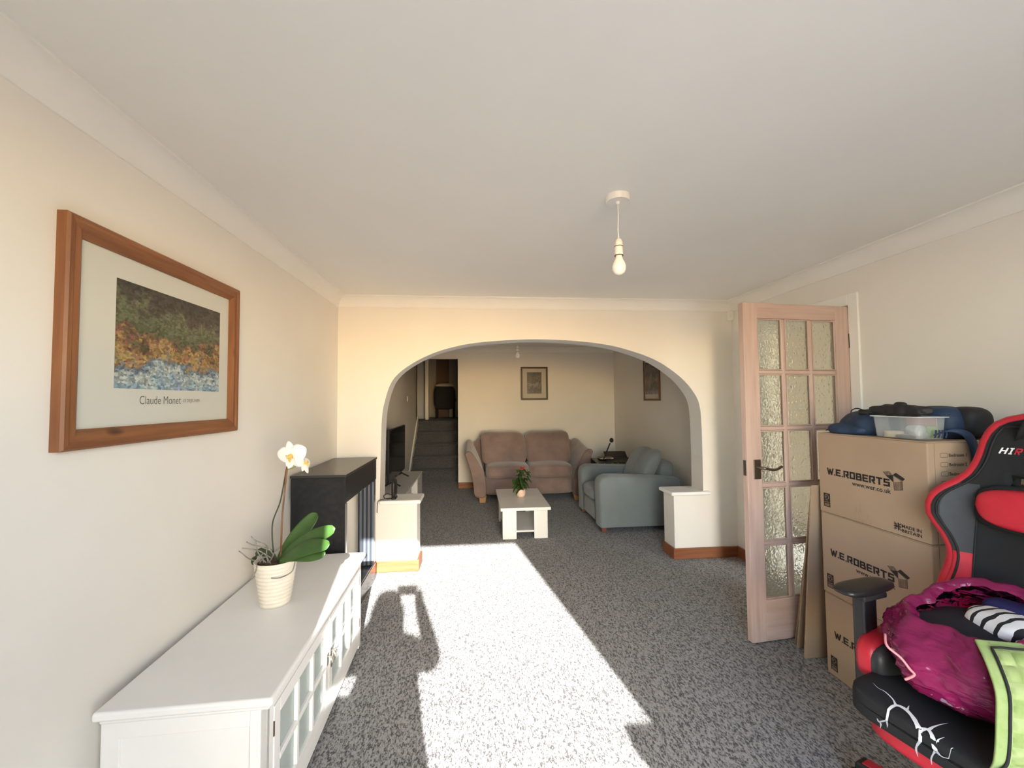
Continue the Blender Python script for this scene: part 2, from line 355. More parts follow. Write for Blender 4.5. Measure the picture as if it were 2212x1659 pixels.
def glass_mat():
    m = bpy.data.materials.new('hammered glass'); m.use_nodes = True; n = m.node_tree.nodes; l = m.node_tree.links
    n.remove(n['Principled BSDF']); g = n.new('ShaderNodeBsdfRefraction'); g.inputs['IOR'].default_value = 1.25; g.inputs['Roughness'].default_value = .03
    g.inputs['Color'].default_value = (.93, .95, .91, 1)
    gl = n.new('ShaderNodeBsdfGlossy'); gl.inputs['Roughness'].default_value = .08; gl.inputs['Color'].default_value = (.9, .93, .9, 1)
    df = n.new('ShaderNodeBsdfTranslucent'); df.inputs['Color'].default_value = (.85, .87, .8, 1)
    tc = n.new('ShaderNodeTexCoord'); v = n.new('ShaderNodeTexVoronoi'); v.feature = 'SMOOTH_F1'; v.inputs['Scale'].default_value = 56; v.inputs['Smoothness'].default_value = .6
    ns = n.new('ShaderNodeTexNoise'); ns.inputs['Scale'].default_value = 25; mx = n.new('ShaderNodeMix'); mx.data_type = 'RGBA'; mx.inputs['Factor'].default_value = .04
    l.new(tc.outputs['Object'], ns.inputs['Vector']); l.new(tc.outputs['Object'], mx.inputs[6]); l.new(ns.outputs['Color'], mx.inputs[7]); l.new(mx.outputs[2], v.inputs['Vector'])
    bp = n.new('ShaderNodeBump'); bp.inputs['Strength'].default_value = .8; bp.inputs['Distance'].default_value = .006; l.new(v.outputs['Distance'], bp.inputs['Height'])
    for s in (g, gl, df): l.new(bp.outputs[0], s.inputs['Normal'])
    m1 = n.new('ShaderNodeMixShader'); m1.inputs[0].default_value = .16; l.new(g.outputs[0], m1.inputs[1]); l.new(gl.outputs[0], m1.inputs[2])
    m2 = n.new('ShaderNodeMixShader'); m2.inputs[0].default_value = .12; l.new(m1.outputs[0], m2.inputs[1]); l.new(df.outputs[0], m2.inputs[2])
    l.new(m2.outputs[0], n['Material Output'].inputs[0]); return m
HGLASS = glass_mat()
cw = (iw1-iw0-2*MW)/3; rh = (iz1-iz0-4*MW)/5
for i in range(2):
    x = iw0+(i+1)*cw+i*MW; mk('glazing_bar', B().box(x, x+MW, -DT+.006, -.006, iz0, iz1), LIME_Z, door, local=True, bevel=.006)
for j in range(4):
    z = iz0+(j+1)*rh+j*MW; mk('glazing_bar', B().box(iw0, iw1, -DT+.0065, -.0065, z, z+MW), LIME_X, door, local=True, bevel=.006)
for i in range(3):
    for j in range(5):
        x = iw0+i*(cw+MW); z = iz0+j*(rh+MW)
        mk('pane', B().box(x-.003, x+cw+.003, -DT/2-.002, -DT/2+.002, z-.003, z+rh+.003), HGLASS, door, local=True)
        b = B()                                                     # glazing bead round the pane
        for s0, s1 in ((-.014, 0.0),):
            b.box(x, x+.008, -.013, -.004, z, z+rh); b.box(x+cw-.008, x+cw, -.013, -.004, z, z+rh); b.box(x, x+cw, -.0128, -.0042, z, z+.008); b.box(x, x+cw, -.0128, -.0042, z+rh-.008, z+rh)
        mk('glazing_bead', b, LIME_Z, door, local=True, bevel=.003, seg=1)
BRONZE = mat('aged bronze', (.20, .165, .135), .3, metal=.85)
hx = DW-.064
hd = mk('handle', B().box(hx-.024, hx+.024, 0, .006, .935, 1.05), BRONZE, door, local=True, bevel=.004)
tag(hd, 'dark bronze lever handle on a plain backplate')
pth = catmull([(hx, .006, 1.005), (hx, .05, 1.005), (hx-.02, .056, 1.003), (hx-.055, .056, .996), (hx-.085, .056, .998), (hx-.11, .056, 1.010), (hx-.118, .056, 1.012)], 5)
mk('lever', B().tube(pth, [.009 if i < 8 else .0075 for i in range(len(pth))], 8), BRONZE, hd, local=True, smooth=180)
mk('latch_plate', B().box(DW, DW+.002, -DT/2-.011, -DT/2+.011, .955, 1.045), BRONZE, door, local=True, bevel=.0008)
for z in (.22, 1.0, 1.72):
    mk('hinge', B().lathe([(.006, 0), (.006, .09)], (-.004, .004, z), 10).box(-.003, .0, -DT+.008, 0, z, z+.09), mat('black hinge metal', (.02, .018, .016), .5), door, local=True)
for z in (1.62,):
    mk('door_closer_arm', B().box(-.014, -.007, -.006, .001, 1.6, 1.72), MATS['black hinge metal'], door, local=True)
# ---- staircase beyond the end wall
STAIR = carpet_mat('dark stair carpet', (.028, .028, .03), (.085, .085, .09), (.12, .12, .125))
st = thing('staircase', 'short carpeted flight of stairs rising through the doorway left of the sofa', 'staircase', (-.7, 7.4, 0), kind='structure')
RS = .205
NY = [7.43, 7.69, 7.96, 8.235, 8.50]
for k in range(5):
    y0 = NY[k]; y1 = NY[k+1] if k < 4 else 12.0
    b = B(); z1 = RS*(k+1)
    b.prism([(y0+.025, 0), (y1+.03 if k < 4 else y1, 0), (y1+.03 if k < 4 else y1, z1), (y0+.012, z1), (y0, z1-.012), (y0, z1-.03), (y0+.025, z1-.045)], 0, XL+.001 if k < 4 else -3.2, -.262 if k < 4 else 1.5)
    mk('step' if k < 4 else 'landing', b, STAIR, st, smooth=35)
b = B().prism([(7.36, .0), (7.36, .16), (8.46, 1.125), (8.46, .93)], 0, XL+.001, XL+.028)
struct('trim_9', b, GLOSS, 'white painted stringer climbing beside the stairs', 'stringer', bevel=.004)
w = B(); w.box(-.262, -.16, YF+.1, 9.4, 0, 3.5); struct('wall_stair_right', w, CREAM, 'cream wall on the right side of the stairs', 'wall')
w = B(); w.box(-3.2, 1.5, 10.4, 10.5, 1.025, 3.5); struct('wall_landing_back', w, mat('dim landing paint', (.42, .40, .38), .8), 'dim landing wall above the stairs', 'wall')  # wall colour darkened, the landing's shade put into the paint
w = B(); w.box(-3.3, XL, 8.36, 8.46, 1.0, 3.5); struct('wall_landing_left', w, CREAM, 'landing return wall at the top of the stairs', 'wall')
w = B(); w.box(-3.3, 1.5, YF, 10.5, 3.5, 3.58); struct('ceiling_landing', w, CEIL, 'dim ceiling over the staircase and landing', 'ceiling')
w = B(); w.box(-3.3, -3.2, 8.36, 10.5, 1.0, 3.5); w.box(1.5, 1.6, 9.3, 10.5, 1.0, 3.5); w.box(-.16, 1.6, 9.3, 9.4, 0, 3.5); struct('wall_landing_side', w, CREAM, 'landing side walls above the stairs', 'wall')
# landing door, jamb, chair
LBLUE = mat('bluish white door paint', (.55, .58, .66), .6)
b = B().box(-1.30, -1.02, 9.55, 9.59, 1.025, 3.0); struct('door_2', b, LBLUE, 'pale bluish door standing at the left of the landing', 'door', bevel=.004)
b = B().box(-1.045, -.975, 9.0, 9.10, 1.025, 3.1); struct('trim_10', b, GLOSS, 'white door post on the landing', 'door frame', bevel=.004)
b = B().box(-.93, -.62, 10.33, 10.39, 1.025, 2.95)
struct('door_3', b, mat('brown door wood', (.10, .045, .025), .5), 'dark brown door at the back of the landing', 'door', bevel=.004)
# ================================================================== poster in its pine frame on the left wall
fy0, fy1, fz0, fz1, FX = 1.235, 2.083, 1.286, 1.953, XL
pic = thing('framed_poster', 'large garden poster with white border in a knotty pine frame on cream wall', 'picture', (FX, (fy0+fy1)/2, fz0))
FWD = .058
def frame_bar(a0, b0, a1, b1, ins):
    """mitred moulding along an edge of the frame, outer edge a0->b0... all (y,z)"""
    prof = [(0, .0), (0, .026), (.006, .032), (.018, .032), (.024, .027), (.040, .029), (.050, .022), (.058, .016), (.058, .0)]
    d = Vector((a1-a0, b1-b0)); L = d.length; d /= L; n = Vector(ins); rows = []
    for P, s in ((Vector((a0, b0)), 1), (Vector((a1, b1)), -1)):
        rows.append([(FX+h, *(P+n*w+d*(s*w))) for w, h in prof])
    k = len(prof); b = B(); b.add(rows[0]+rows[1], [tuple(range(k)), tuple(range(2*k-1, k-1, -1))]+[(i, (i+1) % k, k+(i+1) % k, k+i) for i in range(k)]); return b
mk('frame_rail', frame_bar(fy0, fz0, fy1, fz0, (0, 1)), FRAME_Y, pic, smooth=30)
mk('frame_rail', frame_bar(fy0, fz1, fy1, fz1, (0, -1)), FRAME_Y, pic, smooth=30)
mk('frame_stile', frame_bar(fy0, fz0, fy0, fz1, (1, 0)), FRAME_Z, pic, smooth=30)
mk('frame_stile', frame_bar(fy1, fz0, fy1, fz1, (-1, 0)), FRAME_Z, pic, smooth=30)
POSTER = mat('poster paper', (.80, .80, .73), .25, coat=.3)
mk('poster_sheet', B().box(FX+.001, FX+.010, fy0+.05, fy1-.05, fz0+.05, fz1-.05), POSTER, pic)
def art_mat(name, bands, nscale=14, seed=0, gain=.55, strokes=60):
    """generic daubs of paint: soft horizontal zones of colour broken up by noise; no depicted design"""
    m = bpy.data.materials.new(name); m.use_nodes = True; n = m.node_tree.nodes; l = m.node_tree.links; p = n['Principled BSDF']; p.inputs['Roughness'].default_value = .3
    tc = n.new('ShaderNodeTexCoord'); mp = n.new('ShaderNodeMapping'); mp.inputs['Location'].default_value = (seed, seed*.7, seed*.3); l.new(tc.outputs['Generated'], mp.inputs[0])
    t = n.new('ShaderNodeTexNoise'); t.inputs['Scale'].default_value = nscale*.45; t.inputs['Detail'].default_value = 6; t.inputs['Roughness'].default_value = .7; l.new(mp.outputs[0], t.inputs['Vector'])
    v = n.new('ShaderNodeTexVoronoi'); v.inputs['Scale'].default_value = strokes*.5; l.new(mp.outputs[0], v.inputs['Vector'])
    sx = n.new('ShaderNodeSeparateXYZ'); l.new(tc.outputs['Generated'], sx.inputs[0])
    a = n.new('ShaderNodeMath'); a.operation = 'MULTIPLY_ADD'; a.inputs[1].default_value = gain; l.new(t.outputs['Fac'], a.inputs[0]); l.new(sx.outputs['Z'], a.inputs[2])
    c = n.new('ShaderNodeMath'); c.operation = 'SUBTRACT'; c.inputs[1].default_value = gain*.5; l.new(a.outputs[0], c.inputs[0])
    r = n.new('ShaderNodeValToRGB'); e = r.color_ramp.elements; e[0].position = bands[0][0]; e[0].color = (*bands[0][1], 1); e[1].position = bands[-1][0]; e[1].color = (*bands[-1][1], 1)
    for q, cc in bands[1:-1]: k = e.new(q); k.color = (*cc, 1)
    l.new(c.outputs[0], r.inputs[0])
    hs = n.new('ShaderNodeHueSaturation'); l.new(r.outputs[0], hs.inputs['Color'])
    sp = n.new('ShaderNodeSeparateColor'); l.new(v.outputs['Color'], sp.inputs[0])
    mr = n.new('ShaderNodeMapRange'); mr.inputs['To Min'].default_value = .55; mr.inputs['To Max'].default_value = 1.5; l.new(sp.outputs[0], mr.inputs['Value']); l.new(mr.outputs[0], hs.inputs['Value'])
    mh = n.new('ShaderNodeMapRange'); mh.inputs['To Min'].default_value = .455; mh.inputs['To Max'].default_value = .545; l.new(sp.outputs[1], mh.inputs['Value']); l.new(mh.outputs[0], hs.inputs['Hue'])
    l.new(hs.outputs[0], p.inputs['Base Color']); return m
ART1 = art_mat('garden colour daubs', [(0, (.30, .42, .52)), (.16, (.50, .55, .52)), (.24, (.13, .22, .33)), (.33, (.36, .25, .13)), (.42, (.42, .27, .11)), (.5, (.20, .10, .07)), (.58, (.10, .13, .07)), (.7, (.16, .17, .10)), (.82, (.08, .07, .055)), (1, (.05, .045, .04))], 10, 3.1, 1.15, 90)
mk('print_image', B().box(FX+.010, FX+.0104, 1.420, 1.961, 1.466, 1.819), ART1, pic)
INK = mat('grey print ink', (.10, .10, .09), .6)
b = B(); put2d(b, text2d('Claude Monet', -.006), (FX+.0106, 1.523, 1.414), (0, 1, 0), (0, 0, 1), .2, .029)
put2d(b, text2d('LE DEJEUNER', -.004), (FX+.0106, 1.736, 1.416), (0, 1, 0), (0, 0, 1), .099, .017)
mk('caption', b, INK, pic)
mk('glass', B().box(FX+.0112, FX+.0125, fy0+.052, fy1-.052, fz0+.052, fz1-.052), mat('picture glass', (.01, .01, .01), .02, alpha=.07, spec=.5), pic)
# ================================================================== white sideboard with glazed doors
sb = thing('sideboard', 'low white sideboard with two glazed doors along the left wall', 'sideboard', (-.612, 1.352, 0), .029)
# local frame: x = 0 front face of the top, negative towards the wall; y along its length
SB_L, SB_D, SB_H = 1.235, .492, .525
def sbm(name, b, m=CABW, par=None, **k): return mk(name, b, m, par or sb, local=True, **k)
sbm('worktop', B().box(-SB_D, 0, 0, SB_L, SB_H-.028, SB_H), bevel=.009, seg=3)
XF = -.022; X0 = -SB_D+.012; Y0 = .022; Y1 = SB_L-.022; ZT = SB_H-.028
sbm('moulding', B().box(X0, XF+.010, Y0-.010, Y1+.010, ZT-.014, ZT), bevel=.006)
PT = .018
# end panels: posts and rails framing a recessed panel
for y, s in ((Y0, 1), (Y1, -1)):
    ya, yb = sorted((y, y+s*PT))
    e = sbm('end_panel', B().box(X0+.02, XF-.03, y+s*.009 if s > 0 else y-PT, y+PT if s > 0 else y-.009, .055, ZT-.014))
    sbm('panel_rail', B().box(X0+.045, XF-.05, ya, yb, ZT-.064, ZT-.014), par=e, bevel=.002)
    sbm('panel_rail', B().box(X0+.045, XF-.05, ya, yb, .055, .115), par=e, bevel=.002)
    sbm('corner_post', B().box(XF-.05, XF, ya, yb if s > 0 else yb, 0, ZT-.014), bevel=.002)
    sbm('corner_post', B().box(X0, X0+.05, ya, yb, 0, ZT-.014), bevel=.002)
sbm('back_panel', B().box(X0, X0+.006, Y0+PT, Y1-PT, .05, ZT-.014))
sbm('bottom_board', B().box(X0+.006, XF-.022, Y0+PT, Y1-PT, .055, .073))
sbm('inner_shelf', B().box(X0+.006, XF-.04, Y0+PT, Y1-PT, .27, .285))
sbm('plinth_rail', B().box(XF-.02, XF, Y0+.045, Y1-.045, .02, .073), bevel=.002)
sbm('front_post', B().box(XF-.02, XF, Y0, Y0+.045, 0, ZT-.014), bevel=.002)
sbm('front_post', B().box(XF-.02, XF, Y1-.045, Y1, 0, ZT-.014), bevel=.002)
sbm('top_rail', B().box(XF-.02, XF, Y0+.045, Y1-.045, ZT-.040, ZT-.014), bevel=.002)
PANE_G = mat('cabinet glass', (.70, .80, .78), .12, alpha=.42, spec=.6)
ym = (Y0+Y1)/2
for dn, (ya, yb) in enumerate(((Y0+.047, ym-.0015), (ym+.0015, Y1-.047))):
    z0, z1 = .076, ZT-.042; S = .045; xs0, xs1 = XF-.018, XF+.002
    d = sbm('door', B().box(xs0, xs1, ya, ya+S, z0, z1).box(xs0, xs1, yb-S, yb, z0, z1).box(xs0, xs1, ya+S, yb-S, z1-S, z1).box(xs0, xs1, ya+S, yb-S, z0, z0+S), bevel=.002)
    gw = (yb-ya-2*S); gh = z1-z0-2*S; mw = .022
    for k in (1, 2): sbm('glazing_bar', B().box(xs0+.002, xs1+.001, ya+S+gw*k/3-mw/2, ya+S+gw*k/3+mw/2, z0+S, z1-S), par=d, bevel=.004)
    sbm('glazing_bar', B().box(xs0+.0025, xs1+.0005, ya+S, yb-S, z0+S+gh/2-mw/2, z0+S+gh/2+mw/2), par=d, bevel=.004)
    for i in range(3):
        for j in range(2):
            a0 = ya+S+gw*i/3+(mw/2 if i else 0); a1 = ya+S+gw*(i+1)/3-(mw/2 if i < 2 else 0)
            c0 = z0+S+(gh/2+mw/2)*j; c1 = c0+gh/2-mw/2
            sbm('pane', B().box(xs0+.006, xs0+.009, a0, a1, c0, c1), PANE_G, par=d)
    hy = yb-.022 if dn == 0 else ya+.022; hz = .285
    kb = B().box(XF+.002, XF+.004, hy-.009, hy+.009, hz-.024, hz+.024)
    kb.tube(catmull([(XF+.004, hy, hz+.012), (XF+.016, hy, hz+.012), (XF+.020, hy-.008, hz), (XF+.018, hy, hz-.022), (XF+.020, hy+.008, hz), (XF+.016, hy, hz+.012)], 4), .0028, 6)
    kb.tube([(XF+.018, hy, hz-.020), (XF+.018, hy, hz-.034)], [.005, .002], 8)
    sbm('drop_handle', kb, mat('pewter', (.40, .36, .30), .3, metal=.9), par=d, smooth=40)
    for hz in (z0+.05, z1-.09):
        yh = ya-.001 if dn == 0 else yb+.001
        sbm('hinge', B().box(XF-.004, XF+.003, yh-.0022, yh+.0022, hz, hz+.045), mat('dark brass', (.09, .06, .04), .5, metal=.5), par=d)
# ================================================================== electric fireplace surround
FPB = mat('fireplace black', (.016, .017, .019), .38, (.022, .023, .025), 30, bump=.08, bscale=220, spec=.25)
FPT = mat('fireplace satin top', (.030, .030, .030), .3)
fp = thing('fireplace', 'black freestanding fireplace surround with open hearth beside the archway', 'fireplace', (-.96, 3.08, 0))
fx0, fx1, fya, fyb = -1.118, -.795, 2.672, 3.485
mk('mantel', B().box(fx0, fx1, fya+.03, fyb, .79, .952), FPB, fp, bevel=.004)
mk('mantel_top', B().box(fx0-.004, fx1+.006, fya-.006, fyb+.006, .952, .968), FPT, fp, bevel=.003)
mk('side_panel', B().box(fx0, fx1, fya, fya+.03, 0, .952), FPB, fp, bevel=.003)
pl = mk('pillar', B().box(-.915, fx1-.004, 3.40, fyb, .13, .79), mat('fireplace grey enamel', (.045, .05, .06), .22), fp, bevel=.004)
for k in range(4):
    x = -.905+k*.031
    mk('flute', B().tube([(x+.011, 3.402, .14), (x+.011, 3.402, .785)], .011, 10), mat('flute enamel', (.10, .115, .14), .18, spec=.7), pl, smooth=40)
mk('hearth_base', B().box(-.93, fx1, fya+.03, fyb, 0, .125), mat('polished bronze base', (.10, .085, .08), .16, metal=.6), fp, bevel=.003)
mk('hearth_tray', B().box(-.925, fx1-.006, fya+.035, fyb-.005, .125, .138), BLACK, fp, bevel=.003)
mk('edge_strip', B().box(fx1-.002, fx1+.004, fya+.001, fya+.029, .0, .79), mat('brushed steel strip', (.25, .25, .25), .35, metal=.9), fp)
# ================================================================== orchid
PX, PY, PZ = -.886, 1.977, .525
orc = thing('potted_orchid', 'white orchid in a ribbed cream pot standing on the white sideboard', 'orchid', (PX, PY, PZ))
prof = [(0, 0), (.056, 0), (.060, .006)]
for i in range(1, 64):
    t = i/64; prof.append((.061+.025*t+.0016*math.sin(t*2*math.pi*11), .006+.184*t))
prof += [(.0865, .192), (.0845, .195), (.080, .193), (.078, .175), (0, .170)]
mk('pot', B().lathe(prof, (PX, PY, PZ), 40, cap=False), mat('speckled cream stoneware', (.74, .70, .60), .55, (.70, .65, .56), 40, bump=.1, bscale=300), orc, smooth=180)
b = B()
for i in range(60):
    a = random.random()*6.28; r = .056*math.sqrt(random.random()); b.pillow((PX+r*math.cos(a), PY+r*math.sin(a), PZ+.172+random.random()*.014), (.012+.01*random.random(), .008+.006*random.random(), .007), 3, 3, M=None)
tag(mk('bark_chips', b, mat('orchid bark', (.045, .025, .015), .9, (.09, .05, .03), 40), orc, smooth=60), kind='stuff')
def leaf(path, widths, cup=.25, n=5, thick=0):
    """broad leaf: centre line path with half widths, facing up"""
    P = [Vector(p) for p in path]; rows = []
    for i, p in enumerate(P):
        t = (P[min(i+1, len(P)-1)]-P[max(i-1, 0)]).normalized(); s = t.cross(Vector((0, 0, 1)))
        s = s.normalized() if s.length > .05 else Vector((0, 1, 0)); up = s.cross(t).normalized(); w = widths[i]; row = []
        for j in range(-n, n+1):
            q = j/n; row.append(p+s*(w*q)+up*(cup*w*(abs(q)**1.6)-.04*w*math.cos(q*2)))
        rows.append(row)
    return B().grid(rows)
def leaf2(path, widths, side, cup=.2, n=5):
    """leaf whose blade spreads along a given side vector"""
    P = [Vector(p) for p in path]; rows = []
    for i, p in enumerate(P):
        t = (P[min(i+1, len(P)-1)]-P[max(i-1, 0)]).normalized(); s = Vector(side); s = (s-t*s.dot(t)).normalized(); nn = s.cross(t); w = widths[i]
        rows.append([p+s*(w*j/n)+nn*(cup*w*(abs(j/n)**1.5)) for j in range(-n, n+1)])
    return B().grid(rows)
def wprof(k, wmax, p=.62, base=.15):
    out = []
    for i in range(k):
        t = i/(k-1); v = base+(1-base)*math.sin(math.pi*min(1, t/(2*p)))**.8 if t < p else math.sqrt(max(0, 1-((t-p)/(1-p))**2.2))
        out.append(max(.002, wmax*v))
    return out
GREEN = mat('orchid leaf', (.028, .072, .014), .38, (.048, .105, .022), 9, (1, 1, 1))
def yv(px, py, y): return ony(px, py, y)
def mkleaf(pts, wmax, side, cup=.15, m=GREEN, name='leaf', par=None, p=.6):
    cp = catmull(pts, 6); return mk(name, leaf2(cp, wprof(len(cp), wmax, p), side, cup), m, par or orc, smooth=180, solid=.0016)
mkleaf([yv(600, 1212, 1.98), yv(625, 1180, 1.99), yv(655, 1143, 2.01), yv(684, 1108, 2.04)], .036, (.72, -.30, -.62))
mkleaf([yv(600, 1214, 1.96), yv(630, 1190, 1.94), yv(672, 1162, 1.92), yv(724, 1141, 1.90)], .034, (-.42, .35, .84))
mkleaf([yv(600, 1215, 1.95), yv(630, 1197, 1.90), yv(670, 1180, 1.87), yv(712, 1177, 1.85)], .033, (-.2, .62, .76))
mkleaf([yv(602, 1213, 1.93), yv(635, 1202, 1.90), yv(672, 1200, 1.88), yv(703, 1195, 1.87)], .024, (-.1, .5, .85))
mkleaf([yv(598, 1213, 1.99), yv(580, 1195, 2.0), yv(560, 1195, 2.0), yv(545, 1220, 1.97)], .022, (.2, .6, .6), m=mat('old orchid leaf', (.05, .07, .03), .6))
STEM = mat('flower stem', (.055, .06, .035), .5); STAKE = mat('bamboo stake', (.22, .115, .06), .6, (.14, .07, .04), 20)
mk('flower_stem', B().tube(catmull([yv(592, 1205, 1.985), yv(588, 1160, 1.985), yv(590, 1125, 1.98), yv(605, 1085, 1.98), yv(614, 1040, 1.975), yv(621, 1003, 1.97), yv(628, 990, 1.955)], 6), .0032, 8), STEM, orc, smooth=180)
mk('flower_stem', B().tube(catmull([yv(622, 1014, 1.97), yv(634, 1010, 1.965), yv(650, 1002, 1.96)], 5), .0022, 6), mat('green stem', (.25, .30, .06), .5), orc, smooth=180)
mk('stake', B().tube([yv(606, 1208, 1.965), yv(610, 1110, 1.966), yv(621, 1004, 1.966)], .0042, 8), STAKE, orc, smooth=180)
ROOTM = mat('aerial root', (.30, .29, .26), .7, (.16, .15, .13), 30)
for pts in ([(562, 1212), (540, 1208), (524, 1196), (516, 1190)], [(592, 1200), (575, 1178), (553, 1168), (542, 1158)], [(588, 1190), (560, 1180), (545, 1177), (532, 1170)], [(585, 1205), (560, 1190), (540, 1186), (523, 1184)],
            [(575, 1216), (562, 1200), (556, 1190), (552, 1168)], [(580, 1218), (576, 1200), (577, 1180)], [(570, 1215), (565, 1200), (572, 1196), (582, 1215)], [(555, 1222), (552, 1235), (543, 1251)], [(637, 1214), (630, 1235), (605, 1248), (586, 1249)], [(584, 1212), (595, 1190), (604, 1182)], [(560, 1218), (573, 1203), (585, 1218)]):
    yy = 1.90 if pts[0][0] in (555, 637) else 1.95
    mk('aerial_root', B().tube(catmull([yv(px, py, yy-.004*i) for i, (px, py) in enumerate(pts)], 5), .0026, 6), ROOTM, orc, smooth=180)
PETAL = mat('orchid petal', (.86, .85, .82), .5); LIP = mat('orchid lip', (.72, .50, .12), .5)
def flower(c, right, up, s, group):
    c = Vector(c); right = Vector(right).normalized(); up = Vector(up).normalized(); nrm = right.cross(up).normalized()
    fl = None
    spec = [(100, 1.0, .52), (20, 1.12, .86), (168, 1.12, .86), (-62, .9, .48), (-118, .95, .5)]
    parts = []
    for ang, L, wd in spec:
        a = math.radians(ang); d = right*math.cos(a)+up*math.sin(a); rows = []; sd = nrm.cross(d)
        for i in range(9):
            t = i/8; w = wd*s*.62*math.sin(math.pi*min(.985, .06+.94*t))**.62; rows.append([c+d*(t*L*s)+sd*(w*j/4)-nrm*(.10*s*t*t+.12*w*(j/4)**2)+nrm*(.0012 if wd > .8 else 0) for j in range(-4, 5)])
        parts.append(mk('petal', B().grid(rows), PETAL, orc, smooth=180, solid=.0008))
    lb = B(); lb.pillow(c+nrm*.005, (.17*s, .15*s, .14*s), 2.2, 6)
    for a in (-.9, .9): lb.tube([c+nrm*.006, c+nrm*.012+right*a*.16*s-up*.05*s, c+nrm*.016+right*a*.22*s+up*.12*s], [.06*s, .09*s, .03*s], 6)
    lb.tube([c+nrm*.006-up*.1*s, c+nrm*.014-up*.26*s, c+nrm*.012-up*.38*s], [.08*s, .07*s, .02*s], 6)
    mk('lip', lb, LIP, orc, smooth=180)
flower(yv(629, 985, 1.945), (1, -.25, .12), (-.08, -.1, 1), .068, 0)
flower(yv(658, 1000, 1.955), (.25, .8, -.35), (-.25, .1, 1), .050, 1)
# ================================================================== ceiling pendant lamps
PEND = mat('pendant white plastic', (.80, .78, .74), .3)
def bulb_mat():
    m = mat('frosted bulb', (.86, .85, .83), .12, coat=.5, spec=.6); return m
pend = thing('pendant_lamp', 'bare bulb on a short cord, hanging from the ceiling of the near room', 'lamp', (.63, 1.742, HC), group='bare bulb pendants')
b = B().lathe([(0, 0), (.052, 0), (.052, -.020), (.049, -.027), (.0, -.027)], n=32, cap=False); b.lathe([(.010, -.026), (.009, -.037), (.0, -.037)], n=16, cap=False)
mk('ceiling_rose', b, PEND, pend, local=True, smooth=40)
mk('cord', B().tube(catmull([(0, 0, -.03), (.001, 0, -.09), (-.0015, 0, -.14), (0, 0, -.175)], 4), .0024, 6), PEND, pend, local=True, smooth=180)
mk('lamp_holder', B().lathe([(.003, -.165), (.004, -.188), (.012, -.192), (.0165, -.205), (.018, -.222), (.0185, -.252), (.018, -.262), (.014, -.262)], n=24, cap=False), PEND, pend, local=True, smooth=50)
for z in (-.222, -.262): mk('dark_ring', B().lathe([(.0186, z), (.0193, z-.0015), (.0186, z-.003)], n=24, cap=False), BLACKM, pend, local=True, smooth=180)
mk('bulb', B().lathe([(.0135, -.262), (.0155, -.275), (.021, -.287), (.0275, -.300), (.030, -.313), (.0285, -.328), (.022, -.340), (.011, -.347), (0, -.3485)], n=24, cap=False), bulb_mat(), pend, local=True, smooth=180)
dup(pend, (.556, 5.3, HC), label='bare bulb on a short cord, hanging over the coffee table in the far room')
# ================================================================== far room: sofa
VEL = mat('dusty pink velvet', (.27, .195, .172), .85, (.21, .148, .13), 6, bump=.15, bscale=400, sheen=.5)
PIPE = mat('velvet piping', (.22, .14, .115), .8)
OAK = mat('light wood feet', (.45, .26, .11), .5, (.36, .20, .08), 12, (1, 1, .2))
so = thing('sofa', 'dusty pink velvet two-seat sofa with flared arms and wooden feet', 'sofa', (.775, 6.3, 0))
SX = .775
mk('base', B().pillow((SX, 6.28, .21), (.66, .41, .125), 9, 12), VEL, so, smooth=180)
def arm(sg):
    """front outline of a flared arm swept to the back, rising as it goes"""
    rows = []
    for k in range(13):
        t = k/12; y = 5.85+.86*t; rise = .10*max(0, (t-.25)/.75)**1.2; grow = 1
        base_ = [(.625, .09), (.765, .09), (.79, .25), (.83, .45), (.885, .62+rise*.8), (.905, .672+rise), (.895, .70+rise), (.865, .712+rise), (.82, .695+rise), (.765, .62+rise*.9), (.70, .50+rise*.5), (.655, .40), (.63, .30)]
        c = Vector((.76, .4)); sh = 1-.045*(abs(2*t-1)**14)
        P = catmull([(a, z, 0) for a, z in base_], 3, closed=True)
        rows.append([(SX+sg*(c.x+(p.x-c.x)*sh), y, c.y+(p.y-c.y)*sh) for p in P])
    b = B(); b.grid(rows, closed=True); n = len(rows[0]); b.f += [tuple(range(n)), tuple(range(12*n, 13*n))[::-1]]; b.m += [0, 0]
    o = mk('arm', b, VEL, so, smooth=50)
    loop = [Vector(p)+Vector((0, -.001, 0)) for p in rows[1]]; loop.append(loop[0])
    mk('piping', B().tube([(p.x, 5.853+.01, p.z) for p in loop], .006, 6), PIPE, o, smooth=180)
arm(-1); arm(1)
mk('back_rest', B().pillow((SX, 6.66, .50), (.80, .13, .36), 6, 12), VEL, so, smooth=180)
for sg in (-1, 1):
    def fn(w, q, sg=sg):
        # seat cushion: crowned top
        return (w.x, w.y, w.z+(.022*(1-q.x*q.x)*(1-q.y*q.y) if q.z > 0 else 0))
    mk('seat_cushion', B().pillow((SX+sg*.311, 6.16, .415), (.307, .33, .088), 7, 14, fn=fn), VEL, so, smooth=180)
    def fb(w, q, sg=sg):
        z = w.z; k = max(0, q.z)
        lift = .03*(q.x*sg > 0)*abs(q.x)**2*k
        return (w.x*(1+.10*k*(1 if q.x*sg > 0 else 0)), w.y*(1.0+.15*(1-q.x*q.x))+.16*(z/.26), z+lift)
    bc = mk('back_cushion', B().pillow((SX+sg*.335, 6.37, .70), (.335, .105, .235), 5, 14, fn=fb), VEL, so, smooth=180)
